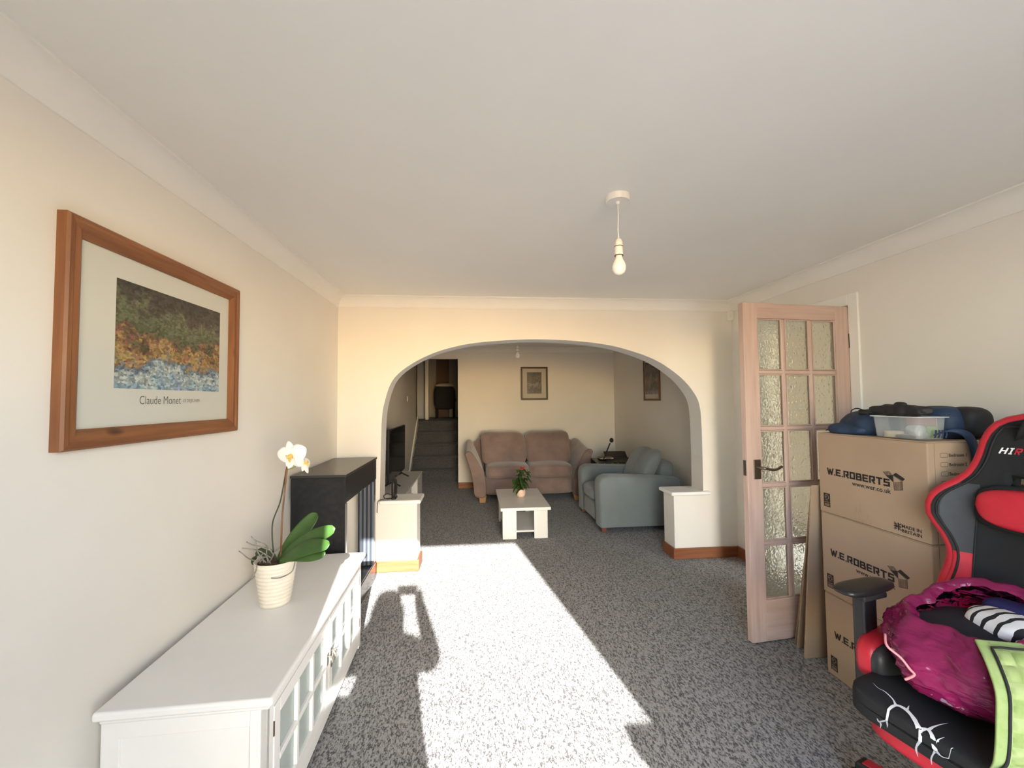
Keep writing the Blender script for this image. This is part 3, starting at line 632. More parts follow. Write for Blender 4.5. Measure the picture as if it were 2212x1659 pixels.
for x, y in ((.11, 5.90), (1.44, 5.90), (.11, 6.62), (1.44, 6.62)):
    sg = -1 if x < SX else 1
    mk('foot', B().prism([(x-.052+.0*sg, .10), (x+.052, .10), (x+.045+.01*sg, .0), (x-.035+.01*sg, 0)], 1, y-.035, y+.035), OAK, so, bevel=.004)
# ================================================================== armchair, seen from its side
GREY = mat('blue grey chair fabric', (.185, .215, .225), .9, (.165, .195, .205), 5, bump=.2, bscale=500, sheen=.3)
ac = thing('armchair', 'blue-grey fabric armchair with rounded arms and a loose back cushion', 'armchair', (1.79, 4.85, 0))
def ac_arm(y0, y1):
    pr = [(1.325, .06), (1.325, .16), (1.318, .45), (1.322, .53), (1.345, .575), (1.395, .598), (1.47, .604), (1.9, .585), (2.14, .565), (2.215, .55), (2.235, .52), (2.235, .06)]
    P = [(p.x, p.y) for p in catmull([(a, z, 0) for a, z in pr], 3)]; rows = []
    yc = (y0+y1)/2; hw = (y1-y0)/2
    c = Vector((1.78, .33))
    for k in range(9):
        a = -math.pi/2+math.pi*k/8; s = math.cos(a)**.35 if abs(k-4) < 4 else 0
        sh = 1-.022*(1-s)*2.2; rows.append([(c.x+(x-c.x)*(1-(1-s)*.05), yc+hw*math.sin(a), .06+(z-.06)*(1-(1-s)*.075)) for x, z in P])
    b = B().grid(rows, closed=True); n = len(P); b.f += [tuple(range(n)), tuple(range(8*n, 9*n))[::-1]]; b.m += [0, 0]; return b
mk('arm', ac_arm(4.37, 4.575), GREY, ac, smooth=60); mk('arm', ac_arm(5.12, 5.325), GREY, ac, smooth=60)
mk('front_panel', B().pillow((1.60, 4.85, .17), (.27, .285, .11), 10, 10), GREY, ac, smooth=180)
mk('seat_cushion', B().pillow((1.69, 4.85, .35), (.385, .278, .085), 4.5, 14), GREY, ac, smooth=180)
mk('back_frame', B().pillow((2.14, 4.85, .385), (.09, .285, .32), 7, 12, fn=lambda w, q: (w.x+.05*(w.z/.33), w.y, w.z)), GREY, ac, smooth=180)
def fbk(w, q):
    z = w.z; dip = -.045*math.exp(-(q.y/.32)**2)*max(0, q.z); cr = .03*math.exp(-(q.y/.25)**2)*(q.x < 0)*(1-abs(q.z))
    return (w.x+cr+.10*(z/.2), w.y, z+dip)
mk('back_cushion', B().pillow((1.98, 4.85, .635), (.11, .30, .215), 3.2, 16, fn=fbk), GREY, ac, smooth=180)
for x in (1.375, 2.17):
    for y in (4.43, 5.26):
        mk('foot', B().box(x-.025, x+.025, y-.025, y+.025, 0, .062), mat('reddish wood', (.16, .06, .035), .5), ac, bevel=.004)
# ================================================================== coffee table and its plant
TABW = mat('white laminate', (.80, .80, .78), .3)
ct = thing('coffee_table', 'small white coffee table with slab legs and a lower shelf', 'table', (.513, 4.68, 0))
mk('table_top', B().box(.256, .768, 4.22, 5.14, .305, .335), TABW, ct, bevel=.002)
for y0 in (4.30, 5.04):
    for x0, x1 in ((.300, .424), (.607, .729)):
        yy = y0 if y0 < 4.5 else y0
        mk('leg', B().box(x0, x1, yy, yy+.018, 0, .305), TABW, ct, bevel=.0015)
for x0 in (.282, .729):
    for ya in (4.30, 4.94): mk('leg_return', B().box(x0, x0+.018, ya, ya+.118, 0.0, .305), TABW, ct, bevel=.0015)
mk('shelf', B().box(.300, .729, 4.318, 5.04, .062, .080), TABW, ct, bevel=.0015)
pp = thing('potted_plant', 'small red-flowered leafy plant in a pink pot on the coffee table', 'plant', (.515, 4.70, .335))
mk('pot', B().lathe([(0, 0), (.030, 0), (.044, .012), (.052, .035), (.054, .055), (.049, .082), (.045, .090), (.042, .086), (.044, .07), (0, .07)], (.515, 4.70, .335), 28, cap=False), mat('pink pot glaze', (.78, .56, .47), .35, (.80, .62, .5), 12), pp, smooth=180)
LF = mat('houseplant leaf', (.022, .060, .012), .4, (.04, .095, .02), 20)
rnd = random.Random(4)
stems = []
for k in range(9):
    a = k*2.4; r = .03+.05*rnd.random(); top = Vector((.515+r*math.cos(a)*1.2, 4.70+r*math.sin(a), .335+.17+.16*rnd.random()))
    if k == 0: top = Vector((.517, 4.69, .335+.33))
    P = catmull([(.515+.01*math.cos(a), 4.70+.01*math.sin(a), .40), ((.515+top.x)/2, (4.7+top.y)/2, (.40+top.z)/2+.02), top], 5); stems.append(P)
    mk('stem', B().tube(P, .0022, 5), mat('plant stem', (.05, .08, .02), .6), pp, smooth=180)
def plant_leaf(base, d, L, w, droop):
    base = Vector(base); d = Vector(d).normalized(); P = [base+d*(L*t)+Vector((0, 0, -droop*L*t*t)) for t in (0, .25, .5, .75, 1)]
    return leaf2(P, [w*.15, w*.8, w, w*.65, w*.04], d.cross(Vector((0, 0, 1))), .25, 2)
for k in range(78):
    P = stems[k % 9]; t = .25+.75*rnd.random(); base = P[int(t*(len(P)-1))]; a = rnd.random()*6.283
    d = Vector((math.cos(a), math.sin(a), .35-.9*rnd.random()*(1-t*.5))); L = .055+.045*rnd.random()
    mk('leaf', plant_leaf(base, d, L, .016+.008*rnd.random(), .35+.5*rnd.random()), LF, pp, smooth=180)
RED = mat('red flower', (.45, .02, .025), .5)
for k in range(7):
    c = stems[0][-1]+Vector((.012*math.cos(k*1.3)+.012*(k > 3)+.01, .012*math.sin(k*1.3), .006*(k % 3)-.012))
    b = B()
    for j in range(5):
        a = j*1.2566+k; b.add([c, c+Vector((math.cos(a-.4)*.009, math.sin(a-.4)*.006, math.sin(a-.4)*.009)), c+Vector((math.cos(a)*.014, -.004, math.sin(a)*.014)), c+Vector((math.cos(a+.4)*.009, math.sin(a+.4)*.006, math.sin(a+.4)*.009))], [(0, 1, 2, 3)])
    mk('flower', b, RED, pp, recalc=False)
# ================================================================== television on its unit, router
GREYW = mat('tv unit white', (.66, .66, .65), .4)
tu = thing('tv_unit', 'low white television unit against the left wall of the far room', 'tv unit', (-.94, 5.3, 0))
mk('top_board', B().box(-1.138, -.745, 4.55, 6.095, .402, .422), GREYW, tu, bevel=.002)
mk('side_board', B().box(-1.138, -.75, 6.07, 6.09, .0, .402), GREYW, tu); mk('side_board', B().box(-1.138, -.75, 4.555, 4.575, 0, .402), GREYW, tu)
mk('bottom_board', B().box(-1.138, -.75, 4.575, 6.07, .05, .07), GREYW, tu); mk('back_board', B().box(-1.138, -1.13, 4.575, 6.07, .07, .402), GREYW, tu)
for y0, y1 in ((4.577, 5.07), (5.59, 6.068)):
    d = mk('door', B().box(-.768, -.748, y0, y1, .074, .398), GREYW, tu, bevel=.002)
    mk('knob', B().tube([(-.748, (y1-.04 if y0 < 5 else y0+.04), .33), (-.728, (y1-.04 if y0 < 5 else y0+.04), .33)], [.006, .010], 8), CHROME, d, smooth=40)
mk('divider', B().box(-1.13, -.76, 5.07, 5.088, .07, .402), GREYW, tu); mk('divider', B().box(-1.13, -.76, 5.572, 5.59, .07, .402), GREYW, tu)
tv = thing('television', 'black flat-screen television on splayed feet, facing into the far room', 'television', (-.955, 5.33, .422))
mk('housing', B().box(-.985, -.955, 4.795, 5.872, .495, 1.098).box(-1.03, -.985, 5.0, 5.66, .55, .85), BLACK, tv, bevel=.004)
mk('screen', B().box(-.955, -.953, 4.803, 5.864, .511, 1.090), mat('tv screen', (.008, .008, .01), .08, spec=.5), tv)
for y in (5.02, 5.65):
    mk('foot', B().tube([(-.865, y-.02, .432), (-.96, y, .475), (-.965, y, .50)], .009, 6).tube([(-1.05, y-.02, .432), (-.962, y, .475)], .009, 6), BLACKM, tv, smooth=60)
rt = thing('router', 'slim black router standing on the white pier cap', 'router', (-.684, 3.66, STUB+.034))
mk('body', B().pillow((-.684, 3.66, STUB+.034+.085), (.018, .062, .078), 4, 10, M=None), BLACK, rt, smooth=180)
mk('base_foot', B().pillow((-.684, 3.66, STUB+.034+.008), (.022, .05, .008), 5, 6), BLACK, rt, smooth=180)
mk('cable', B().tube(catmull([(-.70, 3.66, STUB+.06), (-.74, 3.66, STUB+.075), (-.77, 3.64, STUB+.06), (-.74, 3.62, STUB+.040), (-.70, 3.64, STUB+.042), (-.76, 3.60, STUB+.045), (-.80, 3.575, STUB+.03), (-.806, 3.57, STUB-.06)], 5), .003, 6), BLACKM, rt, smooth=180)
# ================================================================== pictures, switch, sensor, microphone and keyboard
DKW = mat('dark brown frame wood', (.035, .018, .014), .4); BRW = mat('brown frame wood', (.16, .075, .03), .45)
def small_frame(name, label, ax, c0, c1, z0, z1, face, sg, fw, mfr, art, mw, mats_):
    """framed print on a wall; ax 1: on a wall of constant y (c is x), ax 0: on constant x (c is y)"""
    def bx(a0, a1, h0, h1, b0, b1):
        f0, f1 = sorted((face+sg*h0, face+sg*h1)); return B().box(a0, a1, f0, f1, b0, b1) if ax == 1 else B().box(f0, f1, a0, a1, b0, b1)
    loc = ((c0+c1)/2, face, z0) if ax == 1 else (face, (c0+c1)/2, z0)
    t = thing(name, label, 'picture', loc)
    mk('frame_rail', bx(c0, c1, .001, .022, z0, z0+fw), mfr, t, bevel=.004); mk('frame_rail', bx(c0, c1, .001, .022, z1-fw, z1), mfr, t, bevel=.004)
    mk('frame_stile', bx(c0, c0+fw, .001, .0215, z0+fw, z1-fw), mfr, t, bevel=.004); mk('frame_stile', bx(c1-fw, c1, .001, .0215, z0+fw, z1-fw), mfr, t, bevel=.004)
    mk('mount', bx(c0+fw*.5, c1-fw*.5, .002, .008, z0+fw*.5, z1-fw*.5), mats_, t)
    mk('print_image', bx(c0+mw[0], c1-mw[1], .008, .0084, z0+mw[2], z1-mw[3]), art, t)
    mk('glass', bx(c0+fw*.8, c1-fw*.8, .010, .0112, z0+fw*.8, z1-fw*.8), MATS['picture glass'], t)
MOUNT = mat('cream mount card', (.66, .62, .53), .6)
ART2 = art_mat('dark figure daubs', [(0, (.13, .115, .105)), (.3, (.09, .085, .08)), (.42, (.23, .21, .18)), (.55, (.06, .06, .055)), (.7, (.11, .10, .08)), (1, (.035, .055, .045))], 9, 5.2, .9, 28)
ART3 = art_mat('grey and rose daubs', [(0, (.30, .28, .25)), (.25, (.07, .07, .075)), (.45, (.28, .22, .19)), (.6, (.08, .075, .08)), (.75, (.16, .12, .11)), (1, (.05, .055, .065))], 7, 8.4, 1.0, 22)
small_frame('framed_picture', 'dark brown framed print with wide cream mount above the pink sofa', 1, .768, 1.222, 1.425, 1.975, YF, -1, .028, DKW, ART2, (.105, .105, .105, .09), MOUNT)
small_frame('framed_picture', 'tall brown framed print on the wall above the armchair', 0, 5.10, 5.60, 1.40, 1.955, XR, -1, .026, BRW, ART3, (.04, .04, .085, .035), MOUNT)
sw = thing('light_switch', 'white light switch on the wall beside the stairs', 'switch', (XL, 7.27, 1.42))
mk('plate', B().box(XL+.0005, XL+.009, 7.225, 7.315, 1.415, 1.505), GLOSS, sw, bevel=.002); mk('rocker', B().box(XL+.009, XL+.013, 7.262, 7.278, 1.445, 1.475), GLOSS, sw, bevel=.001)
pr = thing('motion_sensor', 'small white motion sensor high in the corner beside the archway', 'sensor', (2.335, YA, 2.13))
mk('housing', B().prism([(2.312, 2.212), (2.358, 2.212), (2.358, 2.145), (2.345, 2.132), (2.322, 2.132), (2.312, 2.145)], 1, YA-.036, YA-.0005), GLOSS, pr, bevel=.004)
mk('lens', B().box(2.318, 2.344, YA-.0385, YA-.036, 2.155, 2.19), mat('sensor lens', (.80, .78, .66), .3), pr, bevel=.002)
kb = thing('electronic_keyboard', 'black electronic keyboard with music rest in the corner behind the armchair', 'keyboard', (2.0, 5.93, 0))
mk('case', B().prism([(5.62, .485), (5.62, .515), (5.80, .535), (6.06, .56), (6.06, .485)], 0, 1.705, 2.325), BLACK, kb, bevel=.004)
ks = random.Random(2)
for i in range(21):
    x = 1.725+i*.0275; mk('white_key', B().box(x, x+.0255, 5.63, 5.76, .516, .532), mat('dim key ivory', (.13, .13, .13), .4), kb)  # white keys coloured dark, the corner's shade put into the ivory
    if i % 7 not in (2, 6): mk('black_key', B().box(x+.018, x+.034, 5.68, 5.76, .532, .542), BLACK, kb)
mk('music_rest', B().prism([(6.02, .56), (6.03, .56), (6.13, .64), (6.12, .645)], 0, 1.92, 2.25), mat('dull brown board', (.05, .035, .028), .6), kb)
mk('front_badge', B().box(2.0, 2.18, 5.617, 5.62, .487, .505), mat('blue strip', (.02, .03, .16), .4), kb)
for a, c in ((1.78, 2.24), (2.24, 1.78)): mk('stand_leg', B().tube([(a, 5.82, .01), (c, 5.82, .48)], .012, 8), BLACKM, kb, smooth=60)
bk = thing('sheet_book', 'brown closed book lying on the black electronic keyboard', 'book', (1.90, 5.97, .56))
mk('cover', B().box(1.80, 2.0, 5.90, 6.04, .5605, .563).box(1.80, 2.0, 5.90, 6.04, .58, .583), mat('brown book cover', (.16, .09, .055), .6), bk); mk('pages', B().box(1.803, 1.997, 5.903, 6.037, .563, .58), mat('book pages', (.5, .45, .36), .8), bk)
mc = thing('microphone', 'thin black microphone on a slanting boom above the electronic keyboard', 'microphone', (1.92, 5.90, .56))
b = B().tube([ony(1304, 992, 5.88), ony(1318, 957, 5.86)], .010, 8); mk('boom', b, BLACKM, mc, smooth=60)
mk('head', B().pillow(ony(1321, 951, 5.855), (.028, .028, .034), 2.2, 8), BLACKM, mc, smooth=180)
mk('clip', B().box(1.88, 1.95, 5.86, 5.90, .537, .570), BLACKM, mc, bevel=.004)
# landing chair
lc = thing('landing_chair', 'dark chair draped with a pale cloth at the top of the stairs', 'chair', (-.66, 9.5, 1.025))
DARK = mat('very dark upholstery', (.012, .012, .014), .8)
mk('backrest', B().pillow((-.665, 9.5, 1.50), (.235, .06, .27), 4, 10), DARK, lc, smooth=180); mk('seat', B().pillow((-.665, 9.72, 1.44), (.24, .24, .05), 5, 8), DARK, lc, smooth=180)
for x in (-.86, -.47):
    for y in (9.53, 9.92): mk('leg', B().tube([(x, y, 1.025), (x, y, 1.42)], .018, 8), DARK, lc, smooth=60)
cl = B().pillow((-.665, 9.5, 1.765), (.205, .085, .055), 2.6, 10, fn=lambda w, q: (w.x, w.y, w.z*(1.0 if q.z > 0 else .4)))
tag(mk('pale_cloth', cl, mat('pale grey cloth', (.42, .41, .40), .9), None, smooth=180), 'pale grey cloth lying over the back of the landing chair', 'cloth')
# ================================================================== moving cartons
CARD = mat('corrugated board', (.38, .272, .185), .85, (.355, .253, .17), 3.5, bump=.08, bscale=120, bstretch=(1, 1, .1))
CARD2 = mat('board edge', (.27, .18, .115), .9, (.33, .235, .155), 60)
PRINT = mat('black print', (.018, .014, .012), .7); PRINT2 = mat('hatched print', (.12, .08, .055), .7, (.24, .16, .10), 90, (1, 1, .15))
BX0, BX1, BY0, BY1, BH = 1.81, 2.27, 1.525, 2.062, .412
def letters():
    """heavy squared capitals W.E.ROBERTS drawn with straight strokes"""
    T = .22; out = ([], []); x = 0
    G = {'W': ([((.05, 1), (.27, 0)), ((.27, .0), (.45, .85)), ((.45, .85), (.63, 0)), ((.63, 0), (.90, 1))], .95, 1.06),
         '.': ([((.02, .09), (.20, .09))], .22, 1), 'E': ([((.11, 0), (.11, 1)), ((.1, .89), (.72, .89)), ((.1, .5), (.66, .5)), ((.1, .11), (.72, .11))], .78, 1),
         'R': ([((.11, 0), (.11, 1)), ((.1, .89), (.72, .89)), ((.62, .45), (.62, 1)), ((.3, .45), (.72, .45)), ((.34, .48), (.68, 0))], .80, 1),
         'O': ([((.11, 0), (.11, 1)), ((.1, .89), (.72, .89)), ((.62, 0), (.62, 1)), ((.1, .11), (.72, .11))], .78, 1),
         'B': ([((.11, 0), (.11, 1)), ((.1, .89), (.66, .89)), ((.60, .5), (.60, .95)), ((.64, .0), (.64, .52)), ((.1, .5), (.72, .5)), ((.1, .11), (.72, .11))], .79, 1),
         'T': ([((0, .89), (.74, .89)), ((.37, 0), (.37, .9))], .78, 1), 'S': ([((.04, .89), (.72, .89)), ((.14, .5), (.14, .95)), ((.03, .52), (.74, .52)), ((.63, .05), (.63, .55)), ((.0, .11), (.73, .11))], .78, 1)}
    for ch in 'W.E.ROBERTS':
        sg, adv, hh = G[ch]; v, f = strokes2d([((a*1.0+x, b*hh), (c+x, d*hh)) for (a, b), (c, d) in sg], T if ch != '.' else .2)
        if ch == 'W': v, f = strokes2d([((a+x, b), (c+x, d)) for (a, b), (c, d) in sg], .2)
        k = len(out[0]); out[0].extend(v); out[1].extend(tuple(i+k for i in q) for q in f); x += adv+.05
    return out
box = thing('moving_carton', 'brown printed moving carton on top of the stack, under the blue backpack', 'carton', ((BX0+BX1)/2, (BY0+BY1)/2, 2*BH), group='stacked moving cartons')
Z0 = 2*BH; e_ = .0007
mk('carton_body', B().box(BX0, BX1, BY0, BY1, Z0+.001, Z0+BH-.004), CARD, box, bevel=.006, seg=2)
for x0, x1 in ((BX0+.002, (BX0+BX1)/2-.002), ((BX0+BX1)/2+.002, BX1-.002)):
    mk('flap', B().box(x0, x1, BY0+.002, BY1-.002, Z0+BH-.004, Z0+BH-.0005), CARD, box)
mk('side_seam', B().box(BX0+.030, BX0+.031, BY0-.0012, BY0, Z0+.006, Z0+BH-.006), CARD2, box)
uL, vL = (0, -1, 0), (0, 0, 1); xf = BX0-e_
b = put2d(B(), letters(), (xf, 2.010, 1.022), uL, vL, .327, .037); lt = mk('name_lettering', b, PRINT, box, recalc=False)
b = put2d(B(), text2d('www.wer.co.uk', .012), (xf, 1.868, .994), uL, vL, .188, .021); mk('web_lettering', b, PRINT, box, recalc=False)
def poly(b, pts, mi=0): b.add([(xf, y, z) for y, z in pts], [tuple(range(len(pts)))], mi)
b = B()                                                             # open-box emblem
poly(b, [(1.712, 1.086), (1.684, 1.0935), (1.670, 1.079), (1.700, 1.071)], 1); poly(b, [(1.700, 1.071), (1.670, 1.079), (1.668, 1.049)], 0)
poly(b, [(1.668, 1.0795), (1.655, 1.091), (1.617, 1.071), (1.627, 1.060)], 0); poly(b, [(1.666, 1.049), (1.629, 1.058), (1.628, 1.022), (1.664, 1.014)], 1)
for p, q in (((1.668, 1.0785), (1.667, 1.049)), ((1.667, 1.0785), (1.630, 1.058)), ((1.712, 1.086), (1.668, 1.049)), ((1.666, 1.049), (1.664, 1.014)), ((1.629, 1.058), (1.628, 1.022)), ((1.664, 1.014), (1.628, 1.022))):
    v, f = strokes2d([(p, q)], .0018); b.add([(xf-.0002, y, z) for y, z in v], f, 0)
mk('box_emblem', b, [PRINT, PRINT2], box, recalc=False)
b = B(); poly(b, [(2.036, .925), (1.997, .925), (1.997, .856), (2.036, .856)])
mk('forest_label', b, PRINT, box, recalc=False)
LINK = mat('board showing through print', (.30, .195, .118), .85)
v, f = strokes2d([((2.029, .905), (2.0265, .912)), ((2.0265, .912), (2.020, .9195)), ((2.020, .9195), (2.012, .917)), ((2.012, .917), (2.0065, .908)), ((2.0065, .908), (2.006, .900)), ((2.006, .900), (2.012, .8985)), ((2.029, .905), (2.024, .900)), ((2.024, .900), (2.017, .911))], .0028)
b = B().add([(xf-.0003, y, z) for y, z in v], f); bb = strokes2d([((2.031, .880), (2.003, .880)), ((2.031, .872), (2.002, .872)), ((2.031, .867), (2.002, .867)), ((2.031, .862), (2.003, .862))], .0026)
b.add([(xf-.0003, y, z) for y, z in bb[0]], bb[1]); put2d(b, text2d('FSC', .01), (xf-.0003, 2.025, .8875), uL, vL, .014, .008)
mk('forest_mark', b, LINK, box, recalc=False)
b = put2d(B(), text2d('MADE IN', .02), (xf, 1.640, .862), uL, vL, .080, .014); put2d(b, text2d('BRITAIN', .02), (xf, 1.640, .843), uL, vL, .081, .014)
fy, fz, fw, fh = 1.673, .846, .031, .032
v, f = strokes2d([((fy, fz+fh/2), (fy-fw, fz+fh/2)), ((fy-fw*.62, fz), (fy-fw*.62, fz+fh))], .0055); b.add([(xf, y, z) for y, z in v], f)
v, f = strokes2d([((fy-.001, fz+fh*k), (fy-fw*.42, fz+fh*(k+.24 if k < .5 else k-.24))) for k in (.02, .2, .8, .98)]+[((fy-fw*.74, fz+fh*.30), (fy-fw, fz+.03*fh)), ((fy-fw*.74, fz+fh*.70), (fy-fw, fz+.97*fh))], .0035); b.add([(xf, y, z) for y, z in v], f)
mk('origin_mark', b, PRINT, box, recalc=False)
b = B(); yf = BY0-e_
for k, s in enumerate(('Bedroom 1', 'Bedroom 2', 'Bedroom 3', 'Bed')):
    z = 1.181-.0375*k; x0, x1, h = 1.866, 1.899, .0085
    P = []
    for cx, cz, a0 in ((x1-.005, z+h-.005, 0), (x0+.005, z+h-.005, 90), (x0+.005, z-h+.005, 180), (x1-.005, z-h+.005, 270)):
        P += [(cx+.005*math.cos(math.radians(a0+a)), cz+.005*math.sin(math.radians(a0+a))) for a in (0, 30, 60, 90)]
    v, f = strokes2d([(P[i], P[(i+1) % len(P)]) for i in range(len(P))], .0014); b.add([(x, yf, zz) for x, zz in v], f)
    put2d(b, text2d(s, .014), (1.904, yf, z-.007), (1, 0, 0), (0, 0, 1), .080 if k < 3 else .027, .0135)
mk('room_checklist', b, PRINT, box, recalc=False)
b = B(); sr = random.Random(9)                                      # scuffed patch where tape was torn off
for k in range(16):
    y = 1.86-.06*sr.random()*(k/16)-.005*k*.6; z = .838+.10*sr.random(); v, f = strokes2d([((y, z), (y-.012*sr.random()+.004, z-.02-.03*sr.random()))], .0012); b.add([(xf, yy, max(zz, .828)) for yy, zz in v], f)
sc_ = mk('tape_scuff', b, CARD2, box, recalc=False)
c2 = dup(box, (box.location.x+.004, box.location.y+.002, BH), label='brown printed moving carton in the middle of the stack of three'); c3 = dup(box, (box.location.x+.006, box.location.y, 0), label='brown printed moving carton on the carpet, lowest of the stack')
for c in (c2, c3):
    for ch in list(c.children):
        if ch.name.startswith(('tape_scuff',)): bpy.data.objects.remove(ch)
# ---- flattened cartons leaning between the stack and the door
lean = [(1.783, 2.125, 2.082, 2.170, .952, 2.24, 'flattened brown carton sheet leaning against the back of the carton stack'),
        (1.800, 2.150, 2.098, 2.190, .945, 2.25, 'flattened brown carton sheet leaning second behind the carton stack'),
        (1.815, 2.2, 2.122, 2.262, .90, 2.27, 'flattened brown carton sheet leaning third behind the carton stack'),
        (1.835, 2.3, 2.142, 2.300, .86, 2.27, 'flattened brown carton sheet leaning nearest to the glazed door')]
for x0, _, yt, yb, zt, x1, lab in lean:
    t = thing('flattened_carton', lab, 'cardboard', ((x0+x1)/2, yb, 0), group='flattened cartons')
    for k, d in enumerate((0, .0055)):
        b = B().prism([(yb+d, 0), (yb+d+.0045, 0), (yt+d+.0045, zt-.006*k), (yt+d, zt-.006*k)], 0, x0+.008*k, x1); mk('sheet', b, CARD, t, bevel=.001)
    mk('folded_edge', B().tube([(x0+.003, yb+.005, .002), (x0+.003, yt+.005, zt-.004)], .005, 6), CARD2, t, smooth=60)
# ================================================================== things on the stack
ZT3 = 3*BH-.0005
NAVY = mat('navy nylon', (.016, .037, .085), .6, (.012, .028, .066), 14, bump=.5, bscale=22, bdist=.006); BKN = mat('black nylon', (.012, .012, .014), .6, bump=.4, bscale=26, bdist=.005)
bp_ = thing('backpack', 'navy and black backpack lying on the top carton', 'backpack', (2.05, 1.78, ZT3))
def lump(c, size, n, amp, sc, seed, floor=None, cuts=16, fn=None):
    def f(w, q):
        p = Vector((w.x, w.y, w.z)); k = noise.noise(p*sc+Vector((seed, seed*2, 0)))*amp
        p = p*(1+k)
        if fn: p = Vector(fn(p, q))
        if floor is not None: p.z = max(p.z, floor-c[2])
        return p
    return B().pillow(c, size, n, cuts, fn=f)
mk('main_compartment', lump((2.035, 1.895, ZT3+.045), (.185, .155, .078), 2.6, .18, 9, 3, ZT3+.0005, 20), NAVY, bp_, smooth=180)
mk('bottom_section', lump((2.105, 1.61, ZT3+.066), (.062, .068, .068), 3.0, .10, 8, 5, ZT3+.0005, 18), BKN, bp_, smooth=180)
mk('side_panel', lump((2.055, 1.67, ZT3+.070), (.078, .095, .074), 2.8, .10, 8, 8, ZT3+.0005, 14), NAVY, bp_, smooth=180)
mk('front_pocket', lump((1.885, 1.93, ZT3+.022), (.07, .10, .035), 2.4, .25, 12, 11, ZT3+.0005, 16), NAVY, bp_, smooth=180)
def ribbon(path, wvec, w, th=.002):
    P = catmull(path, 6); rows = []
    for p in P: rows.append([p-Vector(wvec)*w/2, p, p+Vector(wvec)*w/2])
    return B().grid(rows)
mk('shoulder_strap', ribbon([(1.90, 1.56, ZT3+.03), (1.94, 1.535, ZT3+.045), (1.975, 1.512, ZT3+.028), (1.998, 1.508, ZT3-.02), (2.012, 1.513, ZT3-.07), (2.014, 1.516, ZT3-.115)], (.75, -.3, .35), .034), NAVY, bp_, smooth=180, solid=.004)
for k in range(4): mk('webbing', ribbon([(1.875+.014*k, 1.548-.002*k, ZT3+.012), (1.878+.014*k, 1.545-.002*k, ZT3+.03), (1.885+.014*k, 1.55, ZT3+.045)], (1, 0, 0), .007), NAVY, bp_, smooth=180, solid=.002)
mk('zip_line', B().tube(catmull([(1.83, 2.03, ZT3+.012), (1.835, 1.97, ZT3+.03), (1.845, 1.90, ZT3+.042), (1.86, 1.84, ZT3+.045)], 5), .003, 6), BKN, bp_, smooth=180)
mk('loose_strap', B().tube(catmull([(2.13, 1.53, ZT3+.004), (2.18, 1.535, ZT3+.010), (2.235, 1.54, ZT3+.004)], 5), .006, 6, flat=.3), BKN, bp_, smooth=180)
TUB = mat('clear plastic tub', (.62, .67, .68), .12, alpha=.24, spec=.6)
tb = thing('plastic_tub', 'clear plastic tub of odds and ends on the corner of the top carton', 'tub', (1.895, 1.665, ZT3))
def tub_ring(x0, x1, y0, y1, z, r=.018):
    out = []
    for cx, cy, a0 in ((x1-r, y1-r, 0), (x0+r, y1-r, 90), (x0+r, y0+r, 180), (x1-r, y0+r, 270)):
        out += [(cx+r*math.cos(math.radians(a0+a)), cy+r*math.sin(math.radians(a0+a)), z) for a in (0, 22, 45, 68, 90)]
    return out
tx0, tx1, ty0, ty1 = 1.826, 1.962, 1.568, 1.772; zt = ZT3+.098
rows = [tub_ring(tx0+.012, tx1-.012, ty0+.012, ty1-.012, ZT3+.001), tub_ring(tx0+.006, tx1-.006, ty0+.006, ty1-.006, ZT3+.006), tub_ring(tx0, tx1, ty0, ty1, zt-.004)]
b = B().grid(rows, closed=True); b.f.append(tuple(range(20))[::-1]); b.m.append(0); mk('shell', b, TUB, tb, smooth=50, solid=.0015)
rows = [tub_ring(tx0-.001, tx1+.001, ty0-.001, ty1+.001, zt-.004), tub_ring(tx0-.009, tx1+.009, ty0-.009, ty1+.009, zt-.003), tub_ring(tx0-.009, tx1+.009, ty0-.009, ty1+.009, zt), tub_ring(tx0-.001, tx1+.001, ty0-.001, ty1+.001, zt)]
mk('rim', B().grid(rows, closed=True), mat('clear plastic rim', (.9, .92, .93), .2, alpha=.6), tb, smooth=50)
tp = B(); tp.lathe([(.020, .004), (.034, .004), (.034, .030), (.020, .030), (.020, .004)], (1.875, 1.715, ZT3), 24, cap=False)
tag(mk('tape_roll', tp, mat('cream tape', (.62, .50, .32), .6), None, smooth=50), 'roll of cream tape inside the clear plastic tub', 'tape')
tag(mk('green_packet', lump((1.925, 1.60, ZT3+.032), (.018, .018, .026), 3, .2, 30, 2, ZT3+.004, 8), mat('green wrap', (.20, .36, .06), .5), None, smooth=180), 'small green packet in the corner of the clear tub', 'packet')
tag(mk('crumpled_film', lump((1.885, 1.625, ZT3+.032), (.030, .028, .026), 2.4, .4, 40, 6, ZT3+.004, 14), mat('grey film', (.42, .43, .42), .3), None, smooth=180), 'crumpled grey plastic film inside the clear tub', 'packaging')
tag(mk('red_label_card', B().box(1.948, 1.952, 1.60, 1.72, ZT3+.05, ZT3+.09), mat('pale red card', (.52, .26, .24), .6), None, bevel=.001), 'pale red card standing against the inside of the clear tub', 'card')
tag(mk('black_gadget', B().pillow((1.86, 1.65, ZT3+.011), (.022, .03, .008), 5, 6), BLACK, None, smooth=180), 'small flat black gadget on the floor of the clear tub', 'gadget')
um = thing('folding_umbrella', 'black folded umbrella pouch lying across the clear plastic tub', 'umbrella', (1.90, 1.73, zt))
def umf(p, q): return (p.x, p.y, p.z)
mk('pouch', lump((1.895, 1.705, zt+.024), (.032, .115, .027), 3.2, .28, 26, 4, zt+.0005, 20), BKN, um, smooth=180)
